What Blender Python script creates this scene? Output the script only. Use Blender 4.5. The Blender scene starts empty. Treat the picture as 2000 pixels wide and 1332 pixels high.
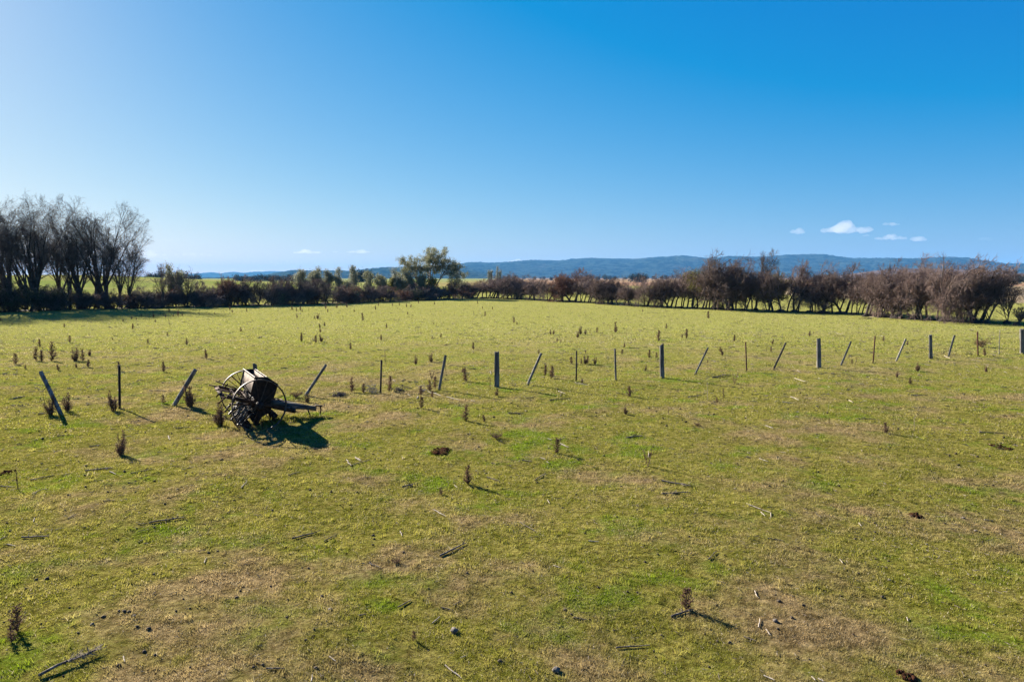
import bpy, math, random
import numpy as np
from mathutils import Vector, Matrix, noise as mnoise

S = bpy.context.scene
COL = S.collection
rad = math.radians
# ---------------------------------------------------------------- camera
CAM_H = 4.0
PITCH = rad(5.19)
cam = bpy.data.cameras.new('camera')
cam.lens = 24.0
cam.sensor_width = 36.0
cam.clip_start = 0.1
cam.clip_end = 80000
cam_ob = bpy.data.objects.new('camera', cam)
COL.objects.link(cam_ob)
cam_ob.location = (0, 0, CAM_H)
cam_ob.rotation_euler = (rad(90) - PITCH, 0, 0)
S.camera = cam_ob
# ---------------------------------------------------------------- sky, sun, exposure
EXPO = 2.05
SUN_EL, SUN_AZ = rad(23.5), rad(-45.0)        # azimuth from +Y towards +X
world = bpy.data.worlds.new('World')
S.world = world
world.use_nodes = True
nt = world.node_tree
bg = nt.nodes['Background']
sky = nt.nodes.new('ShaderNodeTexSky')
sky.sky_type = 'NISHITA'
sky.sun_disc = False
sky.sun_elevation = SUN_EL
sky.sun_rotation = SUN_AZ
sky.air_density, sky.dust_density, sky.ozone_density, sky.altitude = 1.0, 0.26, 3.0, 200


def M_(tree, op, a, b=None, c=None, clamp=False):
    n = tree.nodes.new('ShaderNodeMath')
    n.operation = op
    n.use_clamp = clamp
    for i, v in enumerate((a, b, c)):
        if v is None:
            continue
        if isinstance(v, (int, float)):
            n.inputs[i].default_value = v
        else:
            tree.links.new(v, n.inputs[i])
    return n.outputs[0]


sep = nt.nodes.new('ShaderNodeSeparateColor')
comb = nt.nodes.new('ShaderNodeCombineColor')
nt.links.new(sky.outputs[0], sep.inputs[0])
SKY_STRENGTH = 0.1
kk = 1.0 / (SKY_STRENGTH * 2 ** EXPO)         # colour grade of the physical sky: contrast per channel, as the camera's profile does
for ci, (a_, p_, b_) in enumerate(((1.92, 0.88, 0.226), (1.50, 0.80, 0.04), (1.15, 0.36, 0.0))):
    x = M_(nt, 'MULTIPLY', sep.outputs[ci], 0.05)
    x = M_(nt, 'POWER', x, p_)
    x = M_(nt, 'MULTIPLY_ADD', x, a_, -b_)
    x = M_(nt, 'MAXIMUM', x, 0.001)
    x = M_(nt, 'MINIMUM', x, 1.5)
    x = M_(nt, 'MULTIPLY', x, kk)
    nt.links.new(x, comb.inputs[ci])
nt.links.new(comb.outputs[0], bg.inputs[0])
bg.inputs[1].default_value = SKY_STRENGTH

sl = bpy.data.lights.new('sun', 'SUN')
sl.energy = 5.0
sl.angle = rad(0.5)
sl.color = (1.0, 0.90, 0.76)
so = bpy.data.objects.new('sun', sl)
COL.objects.link(so)
sd = Vector((math.sin(SUN_AZ) * math.cos(SUN_EL), math.cos(SUN_AZ) * math.cos(SUN_EL), math.sin(SUN_EL)))
so.rotation_euler = sd.to_track_quat('Z', 'Y').to_euler()
so.location = sd * 300
S.view_settings.view_transform = 'Standard'
S.view_settings.look = 'None'
S.view_settings.exposure = EXPO
S.view_settings.gamma = 1
S.view_settings.use_curve_mapping = False
S.cycles.use_denoising = True
S.cycles.max_bounces = 5
S.cycles.diffuse_bounces = 3
S.cycles.transmission_bounces = 2
S.cycles.volume_bounces = 4
S.cycles.transparent_max_bounces = 8

# ---------------------------------------------------------------- helpers
F = 24.0 / 36.0 * 2000
cp, sp = math.cos(PITCH), math.sin(PITCH)


def ray(px, py):
    a, b = (px - 1000) / F, -(py - 666) / F
    return np.array((a, cp + b * sp, -sp + b * cp))


def at_plane(px, py, z):
    d = ray(px, py)
    t = (z - CAM_H) / d[2]
    return np.array((d[0] * t, d[1] * t, z))


def at_depth(px, py, y):
    d = ray(px, py)
    t = y / d[1]
    return np.array((d[0] * t, y, CAM_H + d[2] * t))


def terrain(x, y):
    x = np.asarray(x, float)
    y = np.asarray(y, float)
    r = np.hypot(x, y)
    z = 0.045 * np.sin(x * .62 + 1.3 * np.sin(y * .33)) * np.cos(y * .51 + .7 * np.sin(x * .29))
    z = z + 0.02 * np.sin(x * 1.7 + y * 1.1) * np.cos(y * 1.9 - x * .6)
    z = z * np.clip((90 - r) / 60, 0, 1) + 0.0
    z = z + 5.0 * np.exp(-(((x + 185) / 75) ** 2 + ((y - 270) / 80) ** 2))
    z = z + 1.6 * np.exp(-(((x + 150) / 190) ** 2 + ((y - 430) / 150) ** 2))
    z = z + np.clip(r - 1400, 0, 1e9) * 0.0022 + np.clip(r - 150, 0, 700) * 0.0008 * (x > -1e9)
    return z


def at(px, py):
    p = at_plane(px, py, 0.0)
    for _ in range(6):
        p = at_plane(px, py, float(terrain(p[0], p[1])))
    return p


def mpp(p):                      # metres per photograph pixel at a point
    return (p[1] * cp + (CAM_H - p[2]) * sp) / F


def tag(o, label=None, cat=None, group=None, kind=None):
    if label: o['label'] = label
    if cat: o['category'] = cat
    if group: o['group'] = group
    if kind: o['kind'] = kind
    return o


def empty(name, loc, rz=0.0):
    o = bpy.data.objects.new(name, None)
    o.empty_display_size = .2
    COL.objects.link(o)
    o.location = loc
    o.rotation_euler = (0, 0, rz)
    return o


class MB:
    """collects verts and faces as numpy arrays"""
    def __init__(s):
        s.V, s.Q, s.T, s.n = [], [], [], 0

    def add(s, V, Fc):
        V = np.asarray(V, float).reshape(-1, 3)
        Fc = np.asarray(Fc, int)
        (s.Q if Fc.shape[1] == 4 else s.T).append(Fc + s.n)
        s.V.append(V)
        s.n += len(V)
        return s

    def mesh(s, name, smooth=False):
        me = bpy.data.meshes.new(name)
        V = np.concatenate(s.V)
        Q = np.concatenate(s.Q) if s.Q else np.zeros((0, 4), int)
        T = np.concatenate(s.T) if s.T else np.zeros((0, 3), int)
        me.vertices.add(len(V))
        me.vertices.foreach_set('co', V.astype(np.float32).ravel())
        li = np.concatenate([Q.ravel(), T.ravel()]).astype(np.int32)
        me.loops.add(len(li))
        me.loops.foreach_set('vertex_index', li)
        me.polygons.add(len(Q) + len(T))
        st = np.concatenate([np.arange(len(Q)) * 4, len(Q) * 4 + np.arange(len(T)) * 3]).astype(np.int32)
        me.polygons.foreach_set('loop_start', st)
        if smooth:
            me.polygons.foreach_set('use_smooth', np.ones(len(Q) + len(T), bool))
        me.update(calc_edges=True)
        return me

    def build(s, name, mat, parent=None, smooth=False):
        return link_mesh(name, s.mesh(name, smooth), mat, parent)

    # --- shapes
    def prisms(s, P0, P1, R0, R1, n=3, rng=None):
        P0 = np.asarray(P0, float).reshape(-1, 3); P1 = np.asarray(P1, float).reshape(-1, 3)
        N = len(P0)
        R0 = np.broadcast_to(np.asarray(R0, float), (N,)); R1 = np.broadcast_to(np.asarray(R1, float), (N,))
        D = P1 - P0
        D = D / np.maximum(np.linalg.norm(D, axis=1, keepdims=True), 1e-9)
        ref = np.where(np.abs(D[:, 2:3]) > .9, np.array([[1., 0, 0]]), np.array([[0, 0, 1.]]))
        A = np.cross(D, ref); A /= np.linalg.norm(A, axis=1, keepdims=True)
        B = np.cross(D, A)
        th = np.arange(n) / n * 2 * np.pi
        c, q = np.cos(th), np.sin(th)
        off = A[:, None, :] * c[None, :, None] + B[:, None, :] * q[None, :, None]
        V = np.concatenate([P0[:, None] + off * R0[:, None, None], P1[:, None] + off * R1[:, None, None]], 1)
        i = np.arange(n); j = (i + 1) % n
        f = np.stack([j, i, i + n, j + n], 1)
        Fc = (f[None] + (np.arange(N) * 2 * n)[:, None, None]).reshape(-1, 4)
        return s.add(V, Fc)

    def tube(s, pts, r, n=8, cap=True):
        pts = [np.asarray(p, float) for p in pts]
        r = [r] * len(pts) if np.isscalar(r) else list(r)
        prev = None
        rings = []
        for k, p in enumerate(pts):
            d = pts[min(k + 1, len(pts) - 1)] - pts[max(k - 1, 0)]
            d = d / max(np.linalg.norm(d), 1e-9)
            if prev is None:
                ref = np.array((1., 0, 0)) if abs(d[2]) > .9 else np.array((0, 0, 1.))
                a = np.cross(d, ref)
            else:
                a = prev - d * np.dot(prev, d)
            a = a / max(np.linalg.norm(a), 1e-9)
            prev = a
            b = np.cross(d, a)
            th = np.arange(n) / n * 2 * np.pi
            rings.append(p + r[k] * (np.cos(th)[:, None] * a + np.sin(th)[:, None] * b))
        V = np.concatenate(rings)
        fs = []
        for k in range(len(pts) - 1):
            for i in range(n):
                j = (i + 1) % n
                fs.append((k * n + j, k * n + i, (k + 1) * n + i, (k + 1) * n + j))
        s.add(V, fs)
        if cap:
            for ring, flip in ((rings[0], 0), (rings[-1], 1)):
                c = ring.mean(0)
                tf = [(n, (i + 1) % n, i) if flip else (n, i, (i + 1) % n) for i in range(n)]
                s.add(np.concatenate([ring, c[None]]), tf)
        return s

    def box(s, lo, hi):
        x0, y0, z0 = lo; x1, y1, z1 = hi
        V = [(x0, y0, z0), (x1, y0, z0), (x1, y1, z0), (x0, y1, z0), (x0, y0, z1), (x1, y0, z1), (x1, y1, z1), (x0, y1, z1)]
        return s.add(V, [(0, 3, 2, 1), (4, 5, 6, 7), (0, 1, 5, 4), (1, 2, 6, 5), (2, 3, 7, 6), (3, 0, 4, 7)])

    def bar(s, p0, p1, w, h, w1=None, h1=None, up=(0, 0, 1), k=1, jit=0, rng=None):
        """a squared timber or steel bar with k segments"""
        p0 = np.asarray(p0, float); p1 = np.asarray(p1, float)
        d = p1 - p0; d /= np.linalg.norm(d)
        a = np.cross(d, np.asarray(up, float)); a /= max(np.linalg.norm(a), 1e-9)
        b = np.cross(a, d)
        w1 = w if w1 is None else w1; h1 = h if h1 is None else h1
        rings = []
        for t in np.linspace(0, 1, k + 1):
            ww, hh = w + (w1 - w) * t, h + (h1 - h) * t
            o = np.array([(-1, -1), (1, -1), (1, 1), (-1, 1)]) * .5
            R = p0 + (p1 - p0) * t + o[:, :1] * ww * a + o[:, 1:] * hh * b
            if jit:
                R = R + rng.normal(0, jit, (4, 3))
            rings.append(R)
        fs = []
        for q in range(k):
            for i in range(4):
                j = (i + 1) % 4
                fs.append((q * 4 + j, q * 4 + i, q * 4 + 4 + i, q * 4 + 4 + j))
        e = k * 4
        fs += [(0, 1, 2, 3), (e + 3, e + 2, e + 1, e)]
        return s.add(np.concatenate(rings), fs)

    def prism_yz(s, poly, y0, y1):
        """closed polygon in local (x, z) swept along y"""
        n = len(poly)
        V = [(x, y0, z) for x, z in poly] + [(x, y1, z) for x, z in poly]
        s.add(V, [(i, (i + 1) % n, (i + 1) % n + n, i + n) for i in range(n)])
        for y in (y0, y1):
            c = np.mean(np.array(poly), 0)
            VV = [(x, y, z) for x, z in poly] + [(c[0], y, c[1])]
            s.add(VV, [((i + 1) % n, i, n) for i in range(n)])
        return s

    def leaves(s, C, size, rng, droop=0.0, aspect=.5):
        C = np.asarray(C, float); N = len(C)
        size = np.broadcast_to(np.asarray(size, float), (N,))
        U = rng.normal(size=(N, 3)); U[:, 2] -= droop
        U /= np.linalg.norm(U, axis=1, keepdims=True)
        W = np.cross(U, rng.normal(size=(N, 3))); W /= np.maximum(np.linalg.norm(W, axis=1, keepdims=True), 1e-9)
        a = U * size[:, None]; b = W * size[:, None] * aspect
        V = np.stack([C - a * .5, C + b * .5, C + a * .5, C - b * .5], 1)
        return s.add(V, np.arange(N * 4).reshape(-1, 4))

    def lump(s, c, rx, ry, rz, seed, nu=10, nv=7, amp=.25, fr=1.6, flat=0.0):
        th = np.linspace(0, 2 * np.pi, nu, endpoint=False)
        ph = np.linspace(0, np.pi, nv + 1)
        V = []
        for p in ph:
            for t in th:
                d = Vector((math.sin(p) * math.cos(t), math.sin(p) * math.sin(t), math.cos(p)))
                k = 1 + amp * mnoise.noise(d * fr + Vector((seed * 3.1, seed * 1.7, seed)))
                if p in (ph[0], ph[-1]):
                    k = 1
                z = d.z * k
                if z < 0: z *= (1 - flat)
                V.append((c[0] + d.x * k * rx, c[1] + d.y * k * ry, c[2] + z * rz))
        fs = []
        for a in range(nv):
            for i in range(nu):
                j = (i + 1) % nu
                fs.append((a * nu + i, a * nu + j, (a + 1) * nu + j, (a + 1) * nu + i)[::-1])
        return s.add(V, fs)


def link_mesh(name, me, mat, parent=None):
    o = bpy.data.objects.new(name, me)
    if mat is not None and not me.materials:
        me.materials.append(mat)
    COL.objects.link(o)
    if parent is not None:
        o.parent = parent
    return o


def copy_tree(root, loc, rz=0.0, sc=1.0):
    r = root.copy()
    COL.objects.link(r)
    r.location = loc
    r.rotation_euler = (0, 0, rz)
    r.scale = (sc, sc, sc) if np.isscalar(sc) else sc
    for ch in list(root.children):
        c = ch.copy()
        COL.objects.link(c)
        c.parent = r
        for g in list(ch.children):
            d = g.copy()
            COL.objects.link(d)
            d.parent = c
    return r


# ---------------------------------------------------------------- materials
def new_mat(name):
    m = bpy.data.materials.new(name)
    m.use_nodes = True
    t = m.node_tree
    b = t.nodes['Principled BSDF']
    return m, t, b


def N_(t, kind, **kw):
    n = t.nodes.new(kind)
    for k, v in kw.items():
        if k in n.inputs.keys():
            n.inputs[k].default_value = v
        else:
            setattr(n, k, v)
    return n


def mixc(t, fac, a, b, mode='MIX'):
    n = t.nodes.new('ShaderNodeMix')
    n.data_type = 'RGBA'
    n.blend_type = mode
    for i, v in ((0, fac), (6, a), (7, b)):
        if isinstance(v, (int, float)):
            n.inputs[i].default_value = v
        elif isinstance(v, tuple):
            n.inputs[i].default_value = (*v, 1) if len(v) == 3 else v
        else:
            t.links.new(v, n.inputs[i])
    return n.outputs[2]


def ramp(t, x, lo, hi, invert=False):
    n = t.nodes.new('ShaderNodeMapRange')
    n.clamp = True
    n.interpolation_type = 'SMOOTHSTEP'
    n.inputs[1].default_value = lo
    n.inputs[2].default_value = hi
    n.inputs[3].default_value = 1.0 if invert else 0.0
    n.inputs[4].default_value = 0.0 if invert else 1.0
    t.links.new(x, n.inputs[0])
    return n.outputs[0]


def noise(t, vec, scale, detail=3, rough=.55, off=0.0):
    n = N_(t, 'ShaderNodeTexNoise', Scale=scale, Detail=detail, Roughness=rough)
    if off:
        mp = N_(t, 'ShaderNodeMapping')
        mp.inputs[1].default_value = (off, off * 1.7, off * .6)
        t.links.new(vec, mp.inputs[0])
        t.links.new(mp.outputs[0], n.inputs[0])
    else:
        t.links.new(vec, n.inputs[0])
    return n.outputs[0]


ALB = .78


def simple(name, c0, c1, scale=6.0, rough=.9, space='Object', stretch=None, bump=0.0, c2=None, rand=0.0, metallic=0.0, trans=None, spec=.12):
    """two or three mottled colours from noise, optional grain stretch, bump, per-object variation and translucency"""
    c0, c1 = tuple(q * ALB for q in c0), tuple(q * ALB for q in c1)
    c2 = tuple(q * ALB for q in c2) if c2 else None
    m, t, b = new_mat(name)
    tc = N_(t, 'ShaderNodeTexCoord')
    v = tc.outputs[space]
    if stretch:
        mp = N_(t, 'ShaderNodeMapping')
        mp.inputs[3].default_value = stretch
        t.links.new(v, mp.inputs[0])
        v = mp.outputs[0]
    n1 = noise(t, v, scale, 5, .62)
    col = mixc(t, ramp(t, n1, .36, .64), c0, c1)
    if c2:
        n2 = noise(t, v, scale * 2.7, 3, .6, 5.0)
        col = mixc(t, ramp(t, n2, .52, .68), col, c2)
    if rand:
        oi = N_(t, 'ShaderNodeObjectInfo')
        hsv = N_(t, 'ShaderNodeHueSaturation')
        t.links.new(M_(t, 'MULTIPLY_ADD', oi.outputs['Random'], rand, 1 - rand / 2), hsv.inputs['Value'])
        t.links.new(col, hsv.inputs['Color'])
        col = hsv.outputs[0]
    t.links.new(col, b.inputs['Base Color'])
    b.inputs['Roughness'].default_value = rough
    b.inputs['Metallic'].default_value = metallic
    b.inputs['Specular IOR Level'].default_value = spec
    if bump:
        bp = N_(t, 'ShaderNodeBump', Strength=bump, Distance=.02)
        t.links.new(n1, bp.inputs['Height'])
        t.links.new(bp.outputs[0], b.inputs['Normal'])
    if trans:
        tr = N_(t, 'ShaderNodeBsdfTranslucent')
        t.links.new(col, tr.inputs[0])
        mx = N_(t, 'ShaderNodeMixShader')
        mx.inputs[0].default_value = trans
        t.links.new(b.outputs[0], mx.inputs[1])
        t.links.new(tr.outputs[0], mx.inputs[2])
        t.links.new(mx.outputs[0], t.nodes['Material Output'].inputs[0])
    return m


MAT = dict(
    bark=simple('grey_bark', (.040, .034, .030), (.085, .072, .062), 3.0, bump=.4),
    twig=simple('bare_twigs', (.08, .064, .058), (.17, .138, .122), .8),
    thorn_bark=simple('hawthorn_bark', (.045, .038, .034), (.10, .085, .075), 3.0, rand=.3),
    thorn=simple('hawthorn_twigs', (.125, .088, .078), (.27, .20, .175), .55, c2=(.20, .125, .09), rand=.45),
    thorn_red=simple('ruddy_hawthorn_twigs', (.15, .070, .048), (.28, .145, .095), .55, rand=.3),
    moss_leaf=simple('yellow_green_leaves', (.12, .12, .02), (.24, .22, .04), .9, trans=.3),
    dark_leaf=simple('dark_green_leaves', (.028, .038, .022), (.08, .092, .05), 1.0, trans=.15),
    rust_leaf=simple('russet_leaves', (.13, .055, .025), (.24, .11, .05), 1.0, trans=.25),
    gum_leaf=simple('gum_leaves', (.15, .165, .09), (.33, .33, .19), .7, trans=.30, rough=.6),
    gum_pale=simple('silvery_gum_leaves', (.16, .175, .11), (.34, .345, .24), .8, trans=.3, rough=.6),
    gum_bark=simple('pale_gum_bark', (.22, .19, .16), (.42, .38, .33), 2.0),
    far_leaf=simple('far_tree_leaves', (.03, .04, .025), (.07, .075, .045), .5),
    wood=simple('weathered_post_wood', (.095, .09, .085), (.235, .225, .21), 9.0, stretch=(1, 1, .12), bump=.6, c2=(.07, .064, .058), rand=.3),
    wood_pale=simple('bleached_post_wood', (.26, .23, .18), (.46, .42, .35), 9.0, stretch=(1, 1, .12), bump=.6, c2=(.16, .13, .10)),
    steel=simple('black_steel_picket', (.012, .012, .013), (.03, .026, .024), 20, rough=.6),
    steel_rust=simple('rusty_steel_picket', (.05, .022, .014), (.12, .055, .032), 20, rough=.85),
    rust=simple('old_rusted_iron', (.030, .017, .012), (.085, .042, .026), 14, rough=.85, c2=(.13, .075, .045), bump=.3),
    rust_dark=simple('dark_rusted_iron', (.016, .012, .011), (.045, .029, .023), 12, rough=.8),
    rim=simple('worn_iron_tyre', (.05, .036, .028), (.15, .115, .09), 16, rough=.55, c2=(.07, .04, .026)),
    hopper=simple('rusted_seed_box_sheet', (.13, .090, .068), (.28, .22, .175), 7, rough=.8, c2=(.09, .04, .024), bump=.2),
    tube=simple('ribbed_seed_tube_metal', (.045, .034, .028), (.15, .12, .10), 15, rough=.45),
    timber=simple('grey_drawbar_timber', (.06, .055, .048), (.15, .14, .125), 8, stretch=(.15, 1, 1), bump=.5, c2=(.06, .05, .042)),
    weed=simple('dry_brown_weed', (.10, .053, .036), (.23, .135, .088), 9, rand=.5, trans=.25),
    weed_stem=simple('dry_weed_stem', (.10, .060, .040), (.20, .135, .09), 9, rand=.4),
    weed_pale=simple('pale_dead_stalk', (.26, .20, .13), (.42, .35, .25), 9),
    stick=simple('bleached_stick', (.26, .22, .17), (.50, .44, .36), 14, rand=.3),
    stick_dark=simple('dark_branch', (.06, .048, .04), (.17, .14, .115), 12, rand=.4, c2=(.30, .26, .21)),
    dung=simple('dry_dung', (.06, .048, .035), (.13, .10, .072), 18, bump=.6, rand=.4),
    soil=simple('red_brown_soil', (.022, .011, .007), (.055, .026, .016), 15, bump=.5, spec=0.0),
    stone=simple('field_stone', (.11, .095, .08), (.24, .21, .175), 12, bump=.4, rand=.4),
)

# pasture colour, shared by the ground sheet and the blades that grow from it (a function of world position)
g = bpy.data.node_groups.new('pasture_colour', 'ShaderNodeTree')
g.interface.new_socket('Color', in_out='OUTPUT', socket_type='NodeSocketColor')
g.interface.new_socket('Dry', in_out='OUTPUT', socket_type='NodeSocketFloat')
go = g.nodes.new('NodeGroupOutput')
geo = N_(g, 'ShaderNodeNewGeometry')
pos = geo.outputs['Position']
flat = N_(g, 'ShaderNodeMapping')
flat.inputs[3].default_value = (1, 1, 0)
g.links.new(pos, flat.inputs[0])
fv = flat.outputs[0]
sx = N_(g, 'ShaderNodeSeparateXYZ')
g.links.new(pos, sx.inputs[0])
X, Y = sx.outputs[0], sx.outputs[1]
nA = noise(g, fv, .42, 7, .60)
nB = noise(g, fv, .85, 6, .62, 13.0)
nC = noise(g, fv, 5.5, 4, .65, 31.0)
nD = noise(g, fv, .11, 4, .55, 47.0)
nE = noise(g, fv, 22.0, 3, .7, 3.0)
near = ramp(g, Y, 12, 70, True)
c = mixc(g, ramp(g, nC, .35, .65), (.128, .130, .024), (.225, .205, .058))
c = mixc(g, M_(g, 'MULTIPLY', ramp(g, nB, .50, .68), .80), c, (.105, .165, .014))
dry = ramp(g, M_(g, 'MULTIPLY_ADD', nD, .5, nA), .70, .92)
dryw = M_(g, 'MULTIPLY', dry, M_(g, 'MULTIPLY_ADD', near, .40, .42))
c = mixc(g, dryw, c, mixc(g, ramp(g, nC, .3, .7), (.15, .105, .062), (.32, .235, .145)))
c = mixc(g, M_(g, 'MULTIPLY', ramp(g, nE, .60, .75), .5), c, (.30, .26, .15))
c = mixc(g, M_(g, 'MULTIPLY', ramp(g, Y, 12, 60), .75), c, mixc(g, ramp(g, nC, .3, .7), (.190, .200, .048), (.238, .228, .082)))  # far turf painted paler, standing in for the backlit glow of its blades
# beyond the hedges: bright crop on the left, tan stubble plains ahead and right
leftfar = M_(g, 'MULTIPLY', ramp(g, Y, 118, 150), ramp(g, X, -30, 0, True))
c = mixc(g, leftfar, c, mixc(g, ramp(g, noise(g, fv, .02, 3), .4, .6), (.15, .18, .045), (.21, .20, .07)))
wob = M_(g, 'MULTIPLY_ADD', noise(g, fv, .006, 4), 400, 0)
rightfar = M_(g, 'MULTIPLY', ramp(g, M_(g, 'ADD', Y, wob), 480, 560), ramp(g, X, -120, 60))
tan = mixc(g, ramp(g, noise(g, fv, .0022, 4, .6, 9.), .4, .6), (.30, .21, .12), (.20, .105, .075))
tan = mixc(g, ramp(g, noise(g, fv, .004, 4, .6, 22.), .56, .62), tan, (.13, .14, .05))
c = mixc(g, rightfar, c, tan)
strip = M_(g, 'MULTIPLY', ramp(g, M_(g, 'MULTIPLY_ADD', X, .5, Y), 150, 162), M_(g, 'MULTIPLY', ramp(g, X, 62, 75), ramp(g, Y, 300, 380, True)))
c = mixc(g, strip, c, (.27, .21, .14))
c = mixc(g, 1.0, c, (1.04, 1.05, 1.0), 'MULTIPLY')
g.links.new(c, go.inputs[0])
g.links.new(dryw, go.inputs[1])

# ground material
m, t, b = new_mat('pasture_ground')
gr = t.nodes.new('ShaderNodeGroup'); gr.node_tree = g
b.inputs['Roughness'].default_value = 1.0
b.inputs['Specular IOR Level'].default_value = 0.0
ge = N_(t, 'ShaderNodeNewGeometry')
h1 = noise(t, ge.outputs[0], 11.0, 6, .75)
h2 = noise(t, ge.outputs[0], 1.1, 4, .6, 8.0)
hh = M_(t, 'MULTIPLY_ADD', h2, 2.4, h1)
bp = N_(t, 'ShaderNodeBump', Strength=.9, Distance=.09)
t.links.new(hh, bp.inputs['Height'])
t.links.new(bp.outputs[0], b.inputs['Normal'])
sy = N_(t, 'ShaderNodeSeparateXYZ')
t.links.new(ge.outputs[0], sy.inputs[0])
th = mixc(t, ramp(t, noise(t, ge.outputs[0], 14.0, 4, .7, 6.0), .35, .6), (.42, .38, .34), (.86, .84, .80))
th = mixc(t, ramp(t, sy.outputs[1], 12, 60), th, (1.0, 1.0, 1.0))
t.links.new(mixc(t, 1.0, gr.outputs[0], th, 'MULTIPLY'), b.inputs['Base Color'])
MAT['ground'] = m

# blade material
m, t, b = new_mat('grass_blades')
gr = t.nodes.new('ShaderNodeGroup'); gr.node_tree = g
at_n = N_(t, 'ShaderNodeAttribute', attribute_name='tint')
tint = at_n.outputs['Fac']
hs = N_(t, 'ShaderNodeHueSaturation', Saturation=1.08)
t.links.new(M_(t, 'MULTIPLY_ADD', tint, 1.15, .72), hs.inputs['Value'])
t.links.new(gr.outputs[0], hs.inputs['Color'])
col = mixc(t, ramp(t, tint, .86, .97), hs.outputs[0], (.36, .31, .20))
t.links.new(col, b.inputs['Base Color'])
b.inputs['Roughness'].default_value = .55
b.inputs['Specular IOR Level'].default_value = .12
tr = N_(t, 'ShaderNodeBsdfTranslucent')
t.links.new(col, tr.inputs[0])
mx = N_(t, 'ShaderNodeMixShader')
mx.inputs[0].default_value = .45
t.links.new(b.outputs[0], mx.inputs[1]); t.links.new(tr.outputs[0], mx.inputs[2])
t.links.new(mx.outputs[0], t.nodes['Material Output'].inputs[0])
MAT['blade'] = m


def forest_mat(name, c0, c1, c2, scale):
    m, t, b = new_mat(name)
    ge = N_(t, 'ShaderNodeNewGeometry')
    c0, c1, c2 = (tuple(q * .8 for q in k) for k in (c0, c1, c2))
    n1 = noise(t, ge.outputs[0], scale, 6, .65)
    n2 = noise(t, ge.outputs[0], scale * .16, 4, .6, 40.)
    col = mixc(t, ramp(t, n1, .40, .62), c0, c1)
    col = mixc(t, ramp(t, n2, .60, .74), col, c2)
    t.links.new(col, b.inputs['Base Color'])
    b.inputs['Roughness'].default_value = 1
    b.inputs['Specular IOR Level'].default_value = 0
    bp = N_(t, 'ShaderNodeBump', Strength=1.0, Distance=14)
    t.links.new(n1, bp.inputs['Height'])
    t.links.new(bp.outputs[0], b.inputs['Normal'])
    return m


MAT['forest'] = forest_mat('wooded_slopes', (.002, .006, .008), (.046, .066, .052), (.08, .085, .065), .012)
MAT['stubble_slope'] = forest_mat('tan_grazed_slope', (.10, .065, .048), (.16, .11, .08), (.14, .13, .07), .01)

# ---------------------------------------------------------------- ground sheet
def build_ground():
    rr = [0.0]
    r = 1.2
    while r < 15000:
        rr.append(r)
        r += max(.22, r * .022) if r < 40 else r * .04
    rr.append(15000)
    rr = np.array(rr)
    th = np.linspace(0, 2 * np.pi, 361)[:-1]
    # denser across the view
    th = np.sort(np.concatenate([th, np.linspace(rad(40), rad(140), 300)]))
    th = np.unique(np.round(th, 6))
    R, T = np.meshgrid(rr[1:], th, indexing='ij')
    x, y = R * np.cos(T), R * np.sin(T)
    z = terrain(x, y)
    V = np.concatenate([[[0, 0, float(terrain(0, 0))]], np.stack([x, y, z], -1).reshape(-1, 3)])
    n = len(th); k = len(rr) - 1
    i = np.arange(n); j = (i + 1) % n
    mb = MB()
    q = []
    for a in range(k - 1):
        q.append(np.stack([1 + a * n + i, 1 + (a + 1) * n + i, 1 + (a + 1) * n + j, 1 + a * n + j], 1))
    mb.add(V, np.concatenate(q))
    mb.T.append(np.stack([np.zeros(n, int), 1 + i, 1 + j], 1))
    o = mb.build('ground', MAT['ground'], smooth=True)
    tag(o, kind='structure', label='grazed green and straw coloured paddock running out to the plains')
build_ground()


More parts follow.
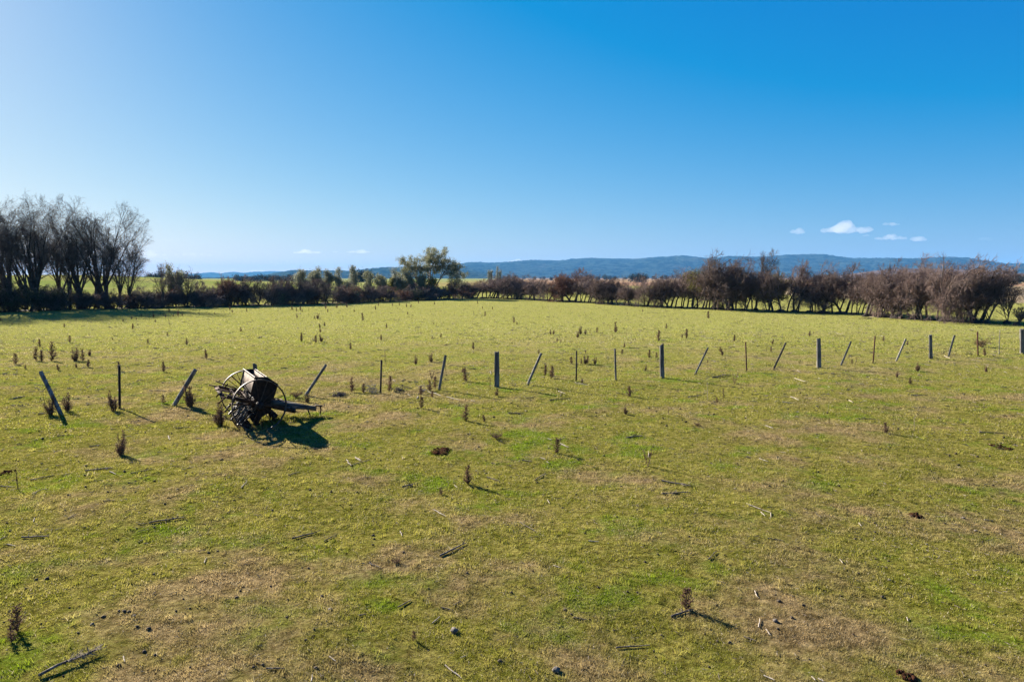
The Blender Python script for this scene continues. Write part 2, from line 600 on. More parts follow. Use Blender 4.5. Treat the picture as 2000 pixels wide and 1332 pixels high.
def build_grass():
    rng = np.random.default_rng(5)
    half = rad(45)
    Vs, Ts = [], []
    for r0, r1, n, w, h in ((4.5, 9, 420000, .0040, .022), (9, 20, 620000, .0062, .028), (20, 42, 420000, .012, .038), (42, 135, 300000, .032, .055)):
        r = np.sqrt(rng.uniform(r0 ** 2, r1 ** 2, n)) if r1 < 50 else r0 * (r1 / r0) ** rng.uniform(0, 1, n) 
        a = rng.uniform(-half, half, n)
        x, y = r * np.sin(a), r * np.cos(a)
        # growth is clumpy
        cl = np.sin(x * 3.1 + 2 * np.sin(y * 1.7)) * np.sin(y * 2.7 + 2 * np.sin(x * 1.3)) + .6 * np.sin(x * 9.1 + y * 4.) * np.sin(y * 8.3 - x * 5.)
        cl = cl + .5 * np.sin(x * 23. + 3 * np.sin(y * 11.)) * np.sin(y * 19. + 3 * np.sin(x * 13.))
        keep = rng.uniform(-1.5, 1.1, n) < cl
        x, y, cl = x[keep], y[keep], cl[keep]
        n = len(x)
        z = terrain(x, y) - .004
        hgt = h * rng.uniform(.45, 1.25, n) * (1 + .35 * np.clip(cl, -1, 1))
        az = rng.uniform(0, 2 * np.pi, n)
        lean = rng.uniform(.2, 1.1, n)
        ww = w * rng.uniform(.6, 1.3, n)
        ca, sa = np.cos(az), np.sin(az)
        fa = rng.uniform(0, np.pi, n)
        p0 = np.stack([x - np.cos(fa) * ww, y - np.sin(fa) * ww, z], 1)
        p1 = np.stack([x + np.cos(fa) * ww, y + np.sin(fa) * ww, z], 1)
        p2 = np.stack([x + ca * hgt * lean, y + sa * hgt * lean, z + hgt], 1)
        Vs.append(np.stack([p0, p1, p2], 1).reshape(-1, 3))
        t0 = rng.uniform(0, 1, n)
        Ts.append(np.repeat(t0, 3))
    # taller tufts standing out of the turf
    nt_ = 5200
    r = 4.8 * (46 / 4.8) ** rng.uniform(0, 1, nt_)
    a = rng.uniform(-half, half, nt_)
    tx, ty = r * np.sin(a), r * np.cos(a)
    nb = 14
    hs_ = rng.uniform(.035, .085, nt_)
    x = np.repeat(tx, nb) + rng.normal(0, .035, nt_ * nb); y = np.repeat(ty, nb) + rng.normal(0, .035, nt_ * nb)
    z = terrain(x, y) - .004
    hgt = np.repeat(hs_, nb) * rng.uniform(.5, 1.1, nt_ * nb)
    az = rng.uniform(0, 2 * np.pi, nt_ * nb); fa = rng.uniform(0, np.pi, nt_ * nb); ln_ = rng.uniform(.2, .9, nt_ * nb)
    ww = .006 * np.clip(np.repeat(r, nb) / 10, .8, 2.4)
    Vs.append(np.stack([np.stack([x - np.cos(fa) * ww, y - np.sin(fa) * ww, z], 1), np.stack([x + np.cos(fa) * ww, y + np.sin(fa) * ww, z], 1),
                        np.stack([x + np.cos(az) * hgt * ln_, y + np.sin(az) * hgt * ln_, z + hgt], 1)], 1).reshape(-1, 3))
    Ts.append(np.repeat(np.clip(np.repeat(rng.uniform(0, .8, nt_), nb) + rng.uniform(-.1, .2, nt_ * nb), 0, 1), 3))
    V = np.concatenate(Vs)
    mb = MB()
    mb.add(V, np.arange(len(V)).reshape(-1, 3))
    o = mb.build('grass', MAT['blade'])
    at_ = o.data.attributes.new('tint', 'FLOAT', 'POINT')
    at_.data.foreach_set('value', np.concatenate(Ts).astype(np.float32))
    tag(o, label='short grazed pasture grass, green with dead straw through it', kind='stuff')
build_grass()


def build_litter():
    """uncountable specks: straw bits, leaf scraps and small clods strewn over the turf"""
    rng = np.random.default_rng(8)
    for name, mat, n, L, W, lab in (('straw_litter', MAT['stick'], 2600, (.02, .07), .004, 'pale straw and bark scraps strewn over the turf'),
                                    ('twig_litter', MAT['stick_dark'], 4500, (.03, .14), .006, 'small dark twig scraps strewn over the turf')):
        r = 5 * (105 / 5) ** (rng.uniform(0, 1, n) ** .75)
        a = rng.uniform(-rad(44), rad(44), n)
        x, y = r * np.sin(a), r * np.cos(a)
        z = terrain(x, y) + .018
        l = rng.uniform(*L, n) * np.clip(r / 14, .6, 3.2)
        az = rng.uniform(0, np.pi, n)
        d = np.stack([np.cos(az), np.sin(az), rng.normal(0, .12, n)], 1) * l[:, None] * .5
        p = np.stack([x, y, z], 1)
        mb = MB()
        mb.prisms(p - d, p + d, W * np.clip(r / 14, .6, 3.0), W * .7 * np.clip(r / 14, .6, 3.0), 4)
        o = mb.build(name, mat)
        tag(o, label=lab, kind='stuff')
    mb = MB()
    n = 900
    r = 5.5 * (60 / 5.5) ** rng.uniform(0, 1, n)
    a = rng.uniform(-rad(44), rad(44), n)
    for k in range(n):
        x, y = r[k] * math.sin(a[k]), r[k] * math.cos(a[k])
        s = rng.uniform(.008, .02) * min(1.6, max(.8, r[k] / 12))
        mb.lump((x, y, float(terrain(x, y)) + s * .5), s * 1.2, s, s * .8, k, 6, 4, .5)
    o = mb.build('clod_litter', MAT['dung'])
    tag(o, label='tiny dark clods of soil and dung scattered in the turf', kind='stuff')
build_litter()

# ---------------------------------------------------------------- far hills
def hill_strip(name, prof, dist, depth, mat, label, rough, seed, nrow=60, base=0.0, spur=.35, step=2.5):
    """a range with its own distance and depth; prof = crest outline as (bearing px, elevation px)"""
    xs = np.arange(prof[0][0], prof[-1][0] + .1, step)
    ys = np.interp(xs, [p[0] for p in prof], [p[1] for p in prof])
    k = np.array([.2, .6, 1, .6, .2]); k /= k.sum()
    ysp = np.convolve(np.pad(ys, 2, 'edge'), k, 'valid')
    V = np.zeros((nrow + 12, len(xs), 3))
    for i, (px, py) in enumerate(zip(xs, ysp)):
        d = ray(px, py)
        dh = math.hypot(d[0], d[1])
        ux, uy = d[0] / dh, d[1] / dh
        zc = CAM_H + d[2] / dh * dist
        for r in range(nrow + 12):
            tt = r / (nrow - 1)
            D = dist - depth * (1 - tt)
            x, y = ux * D, uy * D
            if tt <= 1:
                s = tt * tt * (3 - 2 * tt)
                s = .55 * s + .45 * tt
                v = mnoise.noise(Vector((x, y, seed)) / (depth * .42)) + .5 * mnoise.noise(Vector((x, y, seed + 9)) / (depth * .18))
                h = base + (zc - base) * max(0, s + spur * v * math.sin(math.pi * tt) * .8)
            else:
                h = zc * (1 - (tt - 1) * 3.2)
            h += rough * (mnoise.noise(Vector((x, y, seed + 3)) / (rough * 2.6)) + .35 * mnoise.noise(Vector((x, y, seed + 5)) / (rough * 1.1))) * min(1, tt * 5) 
            V[r, i] = (x, y, h if r else base - 6)
    nr, nc = V.shape[:2]
    a = np.arange(nr - 1)[:, None] * nc + np.arange(nc - 1)[None]
    q = np.stack([a, a + 1, a + 1 + nc, a + nc], -1).reshape(-1, 4)
    o = MB().add(V.reshape(-1, 3), q).build(name, mat, smooth=True)
    return tag(o, label=label, kind='structure')


MAIN = [(640, 545), (760, 541), (800, 530), (848, 520), (872, 517), (894, 515.5), (920, 512), (964, 513), (995, 511.6), (1042, 508), (1094, 509), (1120, 506), (1151, 503.8), (1185, 505), (1245, 506),
        (1276, 502.5), (1336, 499.4), (1379, 505), (1422, 502), (1498, 501.5), (1534, 498), (1606, 496.6), (1660, 504), (1748, 505.3), (1802, 505), (1852, 501.7), (1892, 503.5), (1928, 509.8),
        (1964, 514.7), (2010, 514), (2080, 509), (2200, 515), (2400, 520)]
hill_strip('hills', MAIN, 7600, 1900, MAT['forest'], 'long wooded range fading blue across the horizon', 9.0, 1.0, base=10)
NEARR = [(200, 546), (380, 544), (471, 542.5), (523, 537.5), (536, 534), (575, 528), (614, 529.7), (640, 529), (692, 529.7), (705, 527), (744, 523), (783, 522), (848, 520), (930, 530), (1010, 545)]
hill_strip('wooded_ridge', NEARR, 5200, 1300, MAT['forest'], 'nearer wooded ridge left of the gum tree', 8.0, 4.0, base=8)
FAR = [(120, 546), (250, 541), (330, 538), (380, 535), (414, 532), (432, 534.6), (455, 531.5), (476, 534), (492, 531.5), (531, 530), (600, 532), (680, 540), (760, 546)]
hill_strip('mountains', FAR, 12500, 2000, MAT['forest'], 'pale blue distant peaks on the left horizon', 10.0, 7.0, base=20, nrow=40)
FOOT = [(1560, 544), (1640, 538), (1700, 530), (1740, 526), (1800, 524), (1900, 527), (2000, 534), (2120, 542)]
hill_strip('foothill', FOOT, 3000, 700, MAT['stubble_slope'], 'tan and reddish bare slope below the wooded range on the right', 1.2, 11.0, base=3, nrow=40, spur=.15)

# ---------------------------------------------------------------- trees
def unit(a):
    return a / np.maximum(np.linalg.norm(a, axis=-1, keepdims=True), 1e-9)


def grow(rng, P, D, L, R, k, wander, trop, taper, wind=(0, 0, 0)):
    pts, dirs, rads = [P], [], [R]
    p, d = P, D
    for s in range(k):
        d = unit(d + rng.normal(0, wander, D.shape) + np.array((wind[0], wind[1], trop + wind[2])))
        p = p + d * (L / k)[:, None]
        pts.append(p); dirs.append(d)
        rads.append(R * (1 - (1 - taper) * (s + 1) / k))
    return np.array(pts), np.array(dirs), np.array(rads)


def spawn(rng, pts, dirs, rads, L, n, tmin, tmax, ang, lf, rf, even=True):
    k, N = dirs.shape[:2]
    tt = (np.arange(n)[None] + rng.uniform(0, 1, (N, n))) / n if even else rng.uniform(0, 1, (N, n))
    tt = tmin + (tmax - tmin) * tt
    seg = np.minimum((tt * k).astype(int), k - 1)
    fr = tt * k - seg
    ii = np.arange(N)[:, None]
    P = pts[seg, ii] * (1 - fr[..., None]) + pts[seg + 1, ii] * fr[..., None]
    D = dirs[seg, ii]
    perp = unit(np.cross(D, rng.normal(size=D.shape)))
    a = np.radians(rng.uniform(*ang, (N, n)))[..., None]
    D2 = unit(D * np.cos(a) + perp * np.sin(a))
    Lc = L[:, None] * lf * (1.15 - .45 * tt) * rng.uniform(.7, 1.3, (N, n))
    Rp = rads[seg, ii] * (1 - fr) + rads[seg + 1, ii] * fr
    return P.reshape(-1, 3), D2.reshape(-1, 3), Lc.ravel(), (Rp * rf).ravel()


def tree_arrays(rng, P, D, L, R, spec):
    """spec: list of dict(k, wander, trop, taper, wind) + child (n,tmin,tmax,ang,lf,rf). Returns segments per level and tips."""
    out = []
    for q, s in enumerate(spec):
        pts, dirs, rads = grow(rng, P, D, L, R, s['k'], s['w'], s['t'], s.get('tp', .45), s.get('wind', (0, 0, 0)))
        out.append((pts, dirs, rads))
        if 'c' in s:
            n, t0, t1, ang, lf, rf = s['c']
            P, D, L, R = spawn(rng, pts, dirs, rads, L, n, t0, t1, ang, lf, rf)
    return out


def add_level(mb, lev, n, rmin=0.0):
    pts, dirs, rads = lev
    for k in range(len(dirs)):
        mb.prisms(pts[k], pts[k + 1], np.maximum(rads[k], rmin), np.maximum(rads[k + 1], rmin), n)


def make_tall_bare(seed, height, stems, lean=0.0, spread=22, fork=.16, dens=1.0):
    rng = np.random.default_rng(seed)
    h = height
    N = stems
    P = np.zeros((N, 3)); P[:, 0] = rng.uniform(-.5, .5, N) * (N > 1); P[:, 1] = rng.uniform(-.4, .4, N) * (N > 1); P[:, 2] = -.2
    D = unit(np.stack([rng.uniform(-.28, .28, N) * (N > 1) + lean, rng.uniform(-.2, .2, N), np.ones(N)], 1))
    L = np.full(N, h * fork * 1.6) * rng.uniform(.8, 1.2, N); R = np.full(N, .020 * h) * rng.uniform(.75, 1.1, N)
    spec = [dict(k=4, w=.05, t=.05, tp=.75, c=(6, .22, 1.0, (5, spread + 8), 1.9, .60)),
            dict(k=8, w=.085, t=.07, tp=.08, c=(9, .22, 1.0, (18, 48), .42, .48)),
            dict(k=5, w=.12, t=.06, tp=.12, c=(max(3, round(7 * dens)), .2, 1.0, (22, 60), .48, .45)),
            dict(k=4, w=.16, t=.05, tp=.4, c=(max(3, round(6 * dens)), .15, 1.0, (22, 60), .54, .50)),
            dict(k=3, w=.18, t=.03, tp=.4, c=(3, .2, 1.0, (20, 55), .62, .65)),
            dict(k=2, w=.2, t=.02, tp=.5)]
    lv = tree_arrays(rng, P, D, L, R, spec)
    zmax = max(l[0][..., 2].max() for l in lv)
    f = h / zmax
    tr, cr = MB(), MB()
    tr.lump((0, 0, 0), .35 + .3 * (N > 1), .3, .35, seed, 10, 6, .3)
    for q, l in enumerate(lv):
        pts = l[0] * f
        l2 = (pts, l[1], l[2])
        add_level(tr if q < 2 else cr, l2, 7 if q == 0 else 6 if q == 1 else 4 if q == 2 else 3, (.0, .03, .018, .010, .0065, .0055)[q])
    return tr.mesh('trunk', True), cr.mesh('crown')


def make_thorn(seed, height, width, stems=3, wind=.10, dens=1.0, clear=.22, leafy=0.0):
    """many-stemmed hawthorn: bare legs below, dense twiggy head that the wind has combed to one side"""
    rng = np.random.default_rng(seed)
    h = height
    N = stems
    P = np.zeros((N, 3)); P[:, 0] = rng.uniform(-.35, .35, N) * width * .3; P[:, 1] = rng.uniform(-.3, .3, N); P[:, 2] = -.15
    D = unit(np.stack([rng.uniform(-.45, .55, N), rng.uniform(-.35, .35, N), np.ones(N)], 1))
    L = np.full(N, h * clear * 1.7) * rng.uniform(.75, 1.15, N); R = rng.uniform(.07, .13, N) * h / 5
    wd = (wind, 0, 0)
    a, b_ = max(4, int(6 * dens)), max(4, int(8 * dens))
    spec = [dict(k=4, w=.16, t=.05, tp=.6, c=(6, .42, 1.0, (15, 65), 1.05, .60)),
            dict(k=5, w=.20, t=.05, tp=.35, wind=wd, c=(a + 1, .10, 1.0, (25, 75), .52, .52)),
            dict(k=4, w=.22, t=.03, tp=.35, wind=wd, c=(b_, .08, 1.0, (25, 75), .52, .48)),
            dict(k=3, w=.25, t=.02, tp=.45, wind=wd, c=(7, .1, 1.0, (25, 70), .58, .6)),
            dict(k=2, w=.25, t=.03, tp=.5, wind=wd)]
    lv = tree_arrays(rng, P, D, L, R, spec)
    zmax = np.percentile(lv[-1][0][..., 2], 99.7)
    xs = lv[-1][0][..., 0]
    f = np.array((width / max(1e-3, np.percentile(xs, 98) - np.percentile(xs, 2)), 1.0, h / zmax))
    f[1] = f[0]
    tr, cr = MB(), MB()
    tr.lump((0, 0, -.05), width * (.16 if clear > .12 else .34), .4 if clear > .12 else .8, .28 if clear > .12 else .22, seed, 12, 6, .4)
    for q, l in enumerate(lv):
        pts = l[0] * f
        pts[..., 2] = np.maximum(pts[..., 2], np.where(pts[..., 2] < .1, pts[..., 2], .1))
        add_level(tr if q < 2 else cr, (pts, l[1], l[2]), 6 if q == 0 else 5 if q == 1 else 3, (0, .03, .015, .009, .007)[q])
    tips = (lv[-1][0][-1] * f)
    return tr.mesh('trunk', True), cr.mesh('crown'), tips


def leaf_mesh(tips, n_each, spread, size, rng, droop=.3, sel=None, aspect=.55):
    if sel is not None:
        tips = tips[sel]
    C = np.repeat(tips, n_each, 0) + rng.normal(0, spread, (len(tips) * n_each, 3))
    C[:, 2] = np.maximum(C[:, 2], .08)
    return MB().leaves(C, rng.uniform(.6, 1.25, len(C)) * size, rng, droop, aspect)


def make_gum(seed, height, width, stems, leaf_n, size, dome=True, bare=.35):
    rng = np.random.default_rng(seed)
    h = height
    N = stems
    P = np.zeros((N, 3)); P[:, 0] = rng.uniform(-.3, .3, N) * (N > 1); P[:, 2] = -.2
    D = unit(np.stack([np.linspace(-.5, .5, N) if N > 1 else np.array([.03]), rng.uniform(-.25, .25, N), np.ones(N)], 1))
    L = np.full(N, h * (.55 if dome else .5)); R = np.full(N, h * .017)
    ang = (22, 55) if dome else (15, 45)
    spec = [dict(k=6, w=.08, t=.06, tp=.5, c=(6 if dome else 9, bare, 1.0, ang, .62 if dome else .40, .6)),
            dict(k=5, w=.14, t=.05, tp=.4, c=(5, .35, 1.0, (20, 55), .55, .6)),
            dict(k=4, w=.18, t=.03, tp=.4, c=(4, .35, 1.0, (20, 55), .6, .6)),
            dict(k=3, w=.2, t=.0, tp=.5)]
    lv = tree_arrays(rng, P, D, L, R, spec)
    tips = lv[-1][0][-1]
    zmax, ww = tips[:, 2].max(), np.percentile(tips[:, 0], 98) - np.percentile(tips[:, 0], 2)
    f = np.array((width / ww, width / ww, h / zmax * .97))
    tr = MB()
    for q, l in enumerate(lv):
        add_level(tr, (l[0] * f, l[1], l[2]), 7 if q == 0 else 5 if q == 1 else 3, (0, .04, .02, .012)[q])
    tp = tips * f
    tp = np.concatenate([tp, (lv[-1][0][-2] * f)[::2]])
    lm = leaf_mesh(tp, leaf_n, (size * 1.15 if dome else size * 1.25), size, rng, .8)
    return tr.mesh('trunk', True), lm.mesh('crown')


def make_bush(seed, height, width, size, n):
    """round leafy bush with a short trunk: leaf clumps on a few limbs"""
    rng = np.random.default_rng(seed)
    N = 5
    P = np.zeros((N, 3)); P[:, 2] = -.1
    D = unit(np.stack([rng.uniform(-.8, .8, N), rng.uniform(-.6, .6, N), np.ones(N)], 1))
    L = np.full(N, height * .5); R = np.full(N, height * .015)
    spec = [dict(k=4, w=.15, t=.05, c=(7, .15, 1, (25, 75), .6, .6)), dict(k=3, w=.2, t=.03, c=(5, .2, 1, (25, 70), .6, .6)), dict(k=2, w=.2, t=0)]
    lv = tree_arrays(rng, P, D, L, R, spec)
    tips = lv[-1][0][-1]
    f = np.array((width / np.ptp(tips[:, 0]), width / np.ptp(tips[:, 0]), height / tips[:, 2].max() * .95))
    tr = MB()
    for q, l in enumerate(lv):
        add_level(tr, (l[0] * f, l[1], l[2]), 4, .012)
    lm = leaf_mesh(tips * f, n, size * 1.2, size, rng, .3)
    return tr.mesh('trunk'), lm.mesh('crown')


def tree_thing(name, trunk, crown, tm, cm, loc, rz=0.0, sc=1.0):
    r = empty(name, loc, rz)
    r.scale = (sc, sc, sc) if np.isscalar(sc) else sc
    link_mesh('trunk', trunk, tm, r)
    link_mesh('crown', crown, cm, r)
    return r


# --- tall bare trees, left
TALL_GROUP = 'tall bare trees at the left edge'
tall = [  # base px, base py, top py, stems, lean, seed, label
    (-70, 612, 400, 2, .02, 21, None),
    (30, 608, 384, 2, -.04, 3, 'tall bare tree at the left edge with a thick trunk and rounded twiggy head'),
    (72, 606, 386, 3, .03, 12, 'tallest bare tree with several close trunks and a broad dark twiggy crown'),
    (112, 603, 430, 1, .18, 7, 'bare tree whose trunk leans right, short of its neighbours, right of the tallest one'),
    (158, 603, 396, 2, .02, 17, 'tall bare tree with two straight upright trunks in the middle of the left group'),
    (190, 602, 398, 1, .06, 18, 'slim tall bare tree just right of the twin upright trunks'),
    (216, 602, 405, 2, .12, 29, 'rightmost tall bare tree, its twigs reaching right over the hedge'),
    (50, 607, 420, 1, .02, 41, 'slim bare tree between the thick trunk and the tallest bare tree'),
    (136, 604, 440, 1, -.05, 43, 'slender bare tree between the leaning trunk and the twin upright trunks'),
    (236, 602, 452, 1, .16, 47, 'short slender bare tree under the rightmost tall one'),
    (250, 602, 480, 1, .22, 33, 'low leaning bare tree under the right side of the tall group'),
]
proto_tall = {}
for bx, by, ty, st, ln, sd_, lab in tall:
    p = at(bx, by)
    h = (by - ty) * mpp(p) * 1.07
    tm, cm = make_tall_bare(sd_, h, st, ln, 17, .19, .88)
    o = tree_thing('bare_tree', tm, cm, MAT['bark'], MAT['twig'], p)
    tag(o, lab or 'tall bare tree standing left of all others, cut by the frame edge', 'tree', TALL_GROUP)

# ---------------------------------------------------------------- wording for labels: tell each thing by what stands next to it
LAND = []                     # (px, py, phrase)


def mark(px, py, phrase):
    LAND.append((px, py, phrase))


PENDING = []


def later(o, px, py, head, cat, group):
    PENDING.append((o, px, py, head, cat, group))


ORD = ['', 'second ', 'third ', 'fourth ', 'fifth ', 'sixth ', 'seventh ', 'eighth ', 'ninth ', 'tenth ', 'eleventh ', 'twelfth ', 'thirteenth ', 'fourteenth ', 'fifteenth ', 'sixteenth ']


def settle_labels():
    """label every waiting thing as <look>, <ordinal> nearest <side> of <landmark>"""
    cells = {}
    for it in PENDING:
        o, px, py, head, cat, group = it
        best = min(LAND, key=lambda l: math.hypot((px - l[0]) * .8, (py - l[1]) * 1.6))
        dx, dy = px - best[0], py - best[1]
        if abs(dx) >= abs(dy) * 1.2:
            side = 'right of' if dx > 0 else 'left of'
        else:
            side = 'in front of' if dy > 0 else 'behind'
        cells.setdefault((head, side, best[2]), []).append((math.hypot(dx, dy), o, cat, group))
    for (head, side, ph), L in cells.items():
        L.sort(key=lambda q: q[0])
        for k, (dist, o, cat, group) in enumerate(L):
            if len(L) == 1:
                s = f'{head} {side} {ph}'
            else:
                s = f'{head}, {ORD[min(k, len(ORD) - 1)]}nearest {side} {ph}'
            tag(o, s, cat, group)


# ---------------------------------------------------------------- hedges and smaller trees
rnd = random.Random(4)
thorn_protos = [make_thorn(100 + k, 5.0, 4.2, stems=rnd.choice((3, 4, 4, 5)), wind=.05 + .05 * (k % 3), dens=1.08, clear=.17) for k in range(9)]
bush_thorn = [make_thorn(140 + k, 4.0, 4.2, stems=6, wind=.03, dens=.95, clear=.07) for k in range(5)]
PXW = {}
used_mesh = {}


def place_thorn(proto, hh, ww, px, py, ty, wpx, mats, name, rz=None, deeper=0.0):
    p = at(px, py)
    if deeper:
        k = 1 + deeper / p[1]
        p = np.array((p[0] * k, p[1] * k, float(terrain(p[0] * k, p[1] * k))))
    d = ray(px, ty)
    ztop = CAM_H + d[2] / d[1] * p[1]
    h = max(.5, ztop - p[2])
    w = wpx * mpp(p)
    sc = (w / ww, w / ww, h / hh * rnd.uniform(.94, 1.16))
    rz = rnd.uniform(-.5, .5) if rz is None else rz
    key = (proto[0].name, mats[0].name, mats[1].name)
    if key not in used_mesh:
        tm, cm = proto[0], proto[1]
        if tm.materials:
            tm, cm = tm.copy(), cm.copy()
            tm.materials.clear(); cm.materials.clear()
        used_mesh[key] = tree_thing(name, tm, cm, mats[0], mats[1], p, rz, sc)
        return used_mesh[key]
    return copy_tree(used_mesh[key], p, rz, sc)


THORN = (MAT['thorn_bark'], MAT['thorn'])
RUDDY = (MAT['thorn_bark'], MAT['thorn_red'])
GREYT = (MAT['bark'], MAT['twig'])
HEDGE = 'wind-combed bare hawthorns of the right hedge'
right = [(925, 582, 552, 44), (946, 582, 540, 46), (968, 583, 536, 50), (992, 584, 541, 48), (1012, 585, 548, 40), (1031, 586, 545, 42), (1050, 587, 549, 32), (1070, 588, 546, 38),
         (1091, 589, 546, 42), (1113, 590, 533, 52, 'r'), (1130, 591, 540, 40), (1151, 592, 552, 36), (1172, 594, 545, 44), (1193, 595, 542, 46), (1216, 597, 552, 40), (1239, 598, 549, 42),
         (1261, 599, 545, 44), (1283, 600, 540, 50), (1305, 601, 536, 52), (1328, 602, 531, 54), (1376, 604, 524, 54), (1400, 605, 506, 66), (1426, 606, 511, 56), (1453, 607, 522, 52),
         (1526, 609, 521, 60), (1552, 609, 513, 66), (1581, 610, 533, 44), (1642, 613, 527, 60), (1668, 615, 536, 50), (1695, 618, 524, 66), (1724, 620, 528, 66), (1752, 622, 524, 70),
         (1784, 624, 519, 74), (1814, 626, 515, 78), (1844, 628, 513, 78), (1876, 629, 517, 80), (1908, 631, 515, 84)]
mark(925, 560, 'the left end of the right hedge'); mark(1113, 560, 'the ruddiest bush of the right hedge'); mark(1350, 560, 'the bush with yellow green leaves')
mark(1478, 550, 'the tallest open crowned hedge tree'); mark(1605, 570, 'the thin tree in the hedge gap'); mark(1724, 570, 'the fallen pale branch by the hedge')
mark(1966, 600, 'the small forked tree past the hedge end'); mark(1240, 575, 'the evenly clipped low stretch of hedge'); mark(1850, 570, 'the darkest wide block of the hedge')
for q, r_ in enumerate(right):
    px, py, ty, w = r_[:4]
    o = place_thorn(thorn_protos[q % 9], 5.0, 4.2, px, py, ty, w * rnd.uniform(1.2, 1.5), RUDDY if len(r_) > 4 else THORN, 'hawthorn')
    if len(r_) > 4:
        tag(o, 'ruddiest red brown bush in the middle of the right hedge', 'hawthorn', HEDGE)
    else:
        later(o, px, (py + ty) / 2, 'bare wind combed hawthorn', 'hawthorn', HEDGE)
    # a second row fills the back of the hedge, as its depth does in the photograph
def special_thorn(seed, px, py, ty, w, mats, leafmat, label, frac, size, lo, hi, name='hawthorn', group=HEDGE, stems=4, dens=.9, part='foliage'):
    p = at(px, py)
    m = mpp(p)
    tm, cm, tips = make_thorn(seed, (py - ty) * m, w * m, stems=stems, dens=dens)
    o = tree_thing(name, tm, cm, mats[0], mats[1], p)
    if leafmat:
        rg = np.random.default_rng(seed)
        zz = tips[:, 2] / ((py - ty) * m)
        sel = (zz > lo) & (zz < hi) & (rg.uniform(0, 1, len(tips)) < frac)
        leaf_mesh(tips, 3, .14, size, rg, .2, sel).build(part, leafmat, o)
    return tag(o, label, 'hawthorn', group)
special_thorn(201, 1351, 603, 521, 58, THORN, MAT['moss_leaf'], 'hedge bush carrying yellow green leaves in its upper half', .55, .15, .45, .95)
special_thorn(202, 1500, 608, 536, 52, THORN, MAT['moss_leaf'], 'low bush with olive and tan leaves below the tallest hedge tree', .40, .15, .3, 1.0)
# the tall open tree that stands over the hedge
p = at(1476, 606)
tm, cm = make_tall_bare(67, (606 - 484) * mpp(p), 1, 0.0, 42, .20, .8)
o = tree_thing('bare_tree', tm, cm, MAT['thorn_bark'], MAT['twig'], p)
tag(o, 'tallest open crowned bare tree rising above the right hedge', 'tree')
for (bx, by, ty, sd_, ln, lab) in ((1606, 612, 541, 62, .05, 'thin bare tree with two forking stems in the gap of the right hedge'),
                                   (1926, 632, 516, 63, .32, 'leaning bare tree at the right end of the hedge, its limbs bent right'),
                                   (1967, 633, 556, 64, .10, 'small bare tree with forked trunk past the right end of the hedge'),
                                   (1986, 636, 592, 65, .35, 'bent bare sapling at the right frame edge below the hedge')):
    p = at(bx, by)
    tm, cm = make_tall_bare(sd_, (by - ty) * mpp(p), 1 if sd_ != 62 else 2, ln, 38, .22, .55)
    o = tree_thing('bare_tree', tm, cm, MAT['thorn_bark'], MAT['thorn'], p)
    tag(o, lab, 'tree')

LEFTH = 'dark bare shrubs of the left hedge'
left = [(-30, 611, 546, 60), (12, 609, 551, 60), (48, 608, 556, 56), (88, 606, 560, 56), (128, 605, 563, 50), (170, 604, 566, 48), (205, 604, 568, 44), (232, 603, 564, 46), (262, 602, 562, 48), (290, 601, 560, 46), (316, 600, 564, 42),
        (338, 600, 563, 44), (364, 600, 560, 44), (394, 599, 551, 52), (421, 598, 552, 50), (450, 598, 550, 52), (479, 597, 545, 56), (506, 597, 541, 60), (533, 596, 543, 56), (561, 595, 547, 52), (588, 595, 550, 50),
        (614, 594, 553, 48), (641, 593, 558, 46), (668, 592, 561, 44), (695, 591, 560, 44), (721, 590, 565, 42), (746, 589, 561, 46), (772, 588, 556, 46), (799, 587, 562, 44), (826, 586, 558, 46), (852, 585, 560, 44), (878, 584, 556, 46), (903, 583, 553, 46)]
mark(733, 560, 'the olive gum'); mark(788, 560, 'the narrow silvery gum'); mark(540, 575, 'the olive hedge shrub'); mark(905, 565, 'the two dark evergreens')
mark(60, 575, 'the tallest bare trees'); mark(160, 590, 'the twin upright trunks'); mark(340, 575, 'the small bare trees'); mark(441, 588, 'the left russet shrub')
mark(606, 590, 'the right russet shrub'); mark(610, 545, 'the two joined silvery gums'); mark(680, 545, 'the lone column shaped silvery gum'); mark(838, 545, 'the domed gum tree')
for q, r_ in enumerate(left):
    px, py, ty, w = r_
    dark = px < 140
    o = place_thorn(bush_thorn[q % 5], 4.0, 4.2, px, py, ty + rnd.uniform(-5, 7), w * rnd.uniform(1.2, 1.55), (GREYT, THORN, THORN, RUDDY)[q % 4] if px > 200 else GREYT, 'shrub')
    later(o, px, (py + ty) / 2, 'dark bare hedge shrub', 'shrub', LEFTH)


def bush(seed, px, py, ty, wpx, mat, label, size=.2, n=9, deeper=0.0, name='leafy_bush', group=None):
    p = at(px, py)
    if deeper:
        k = 1 + deeper / p[1]
        p = np.array((p[0] * k, p[1] * k, float(terrain(p[0] * k, p[1] * k))))
    d = ray(px, ty)
    h = CAM_H + d[2] / d[1] * p[1] - p[2]
    tm, cm = make_bush(seed, h, wpx * mpp(p), size, n)
    o = tree_thing(name, tm, cm, MAT['bark'], mat, p)
    return tag(o, label, 'bush', group)


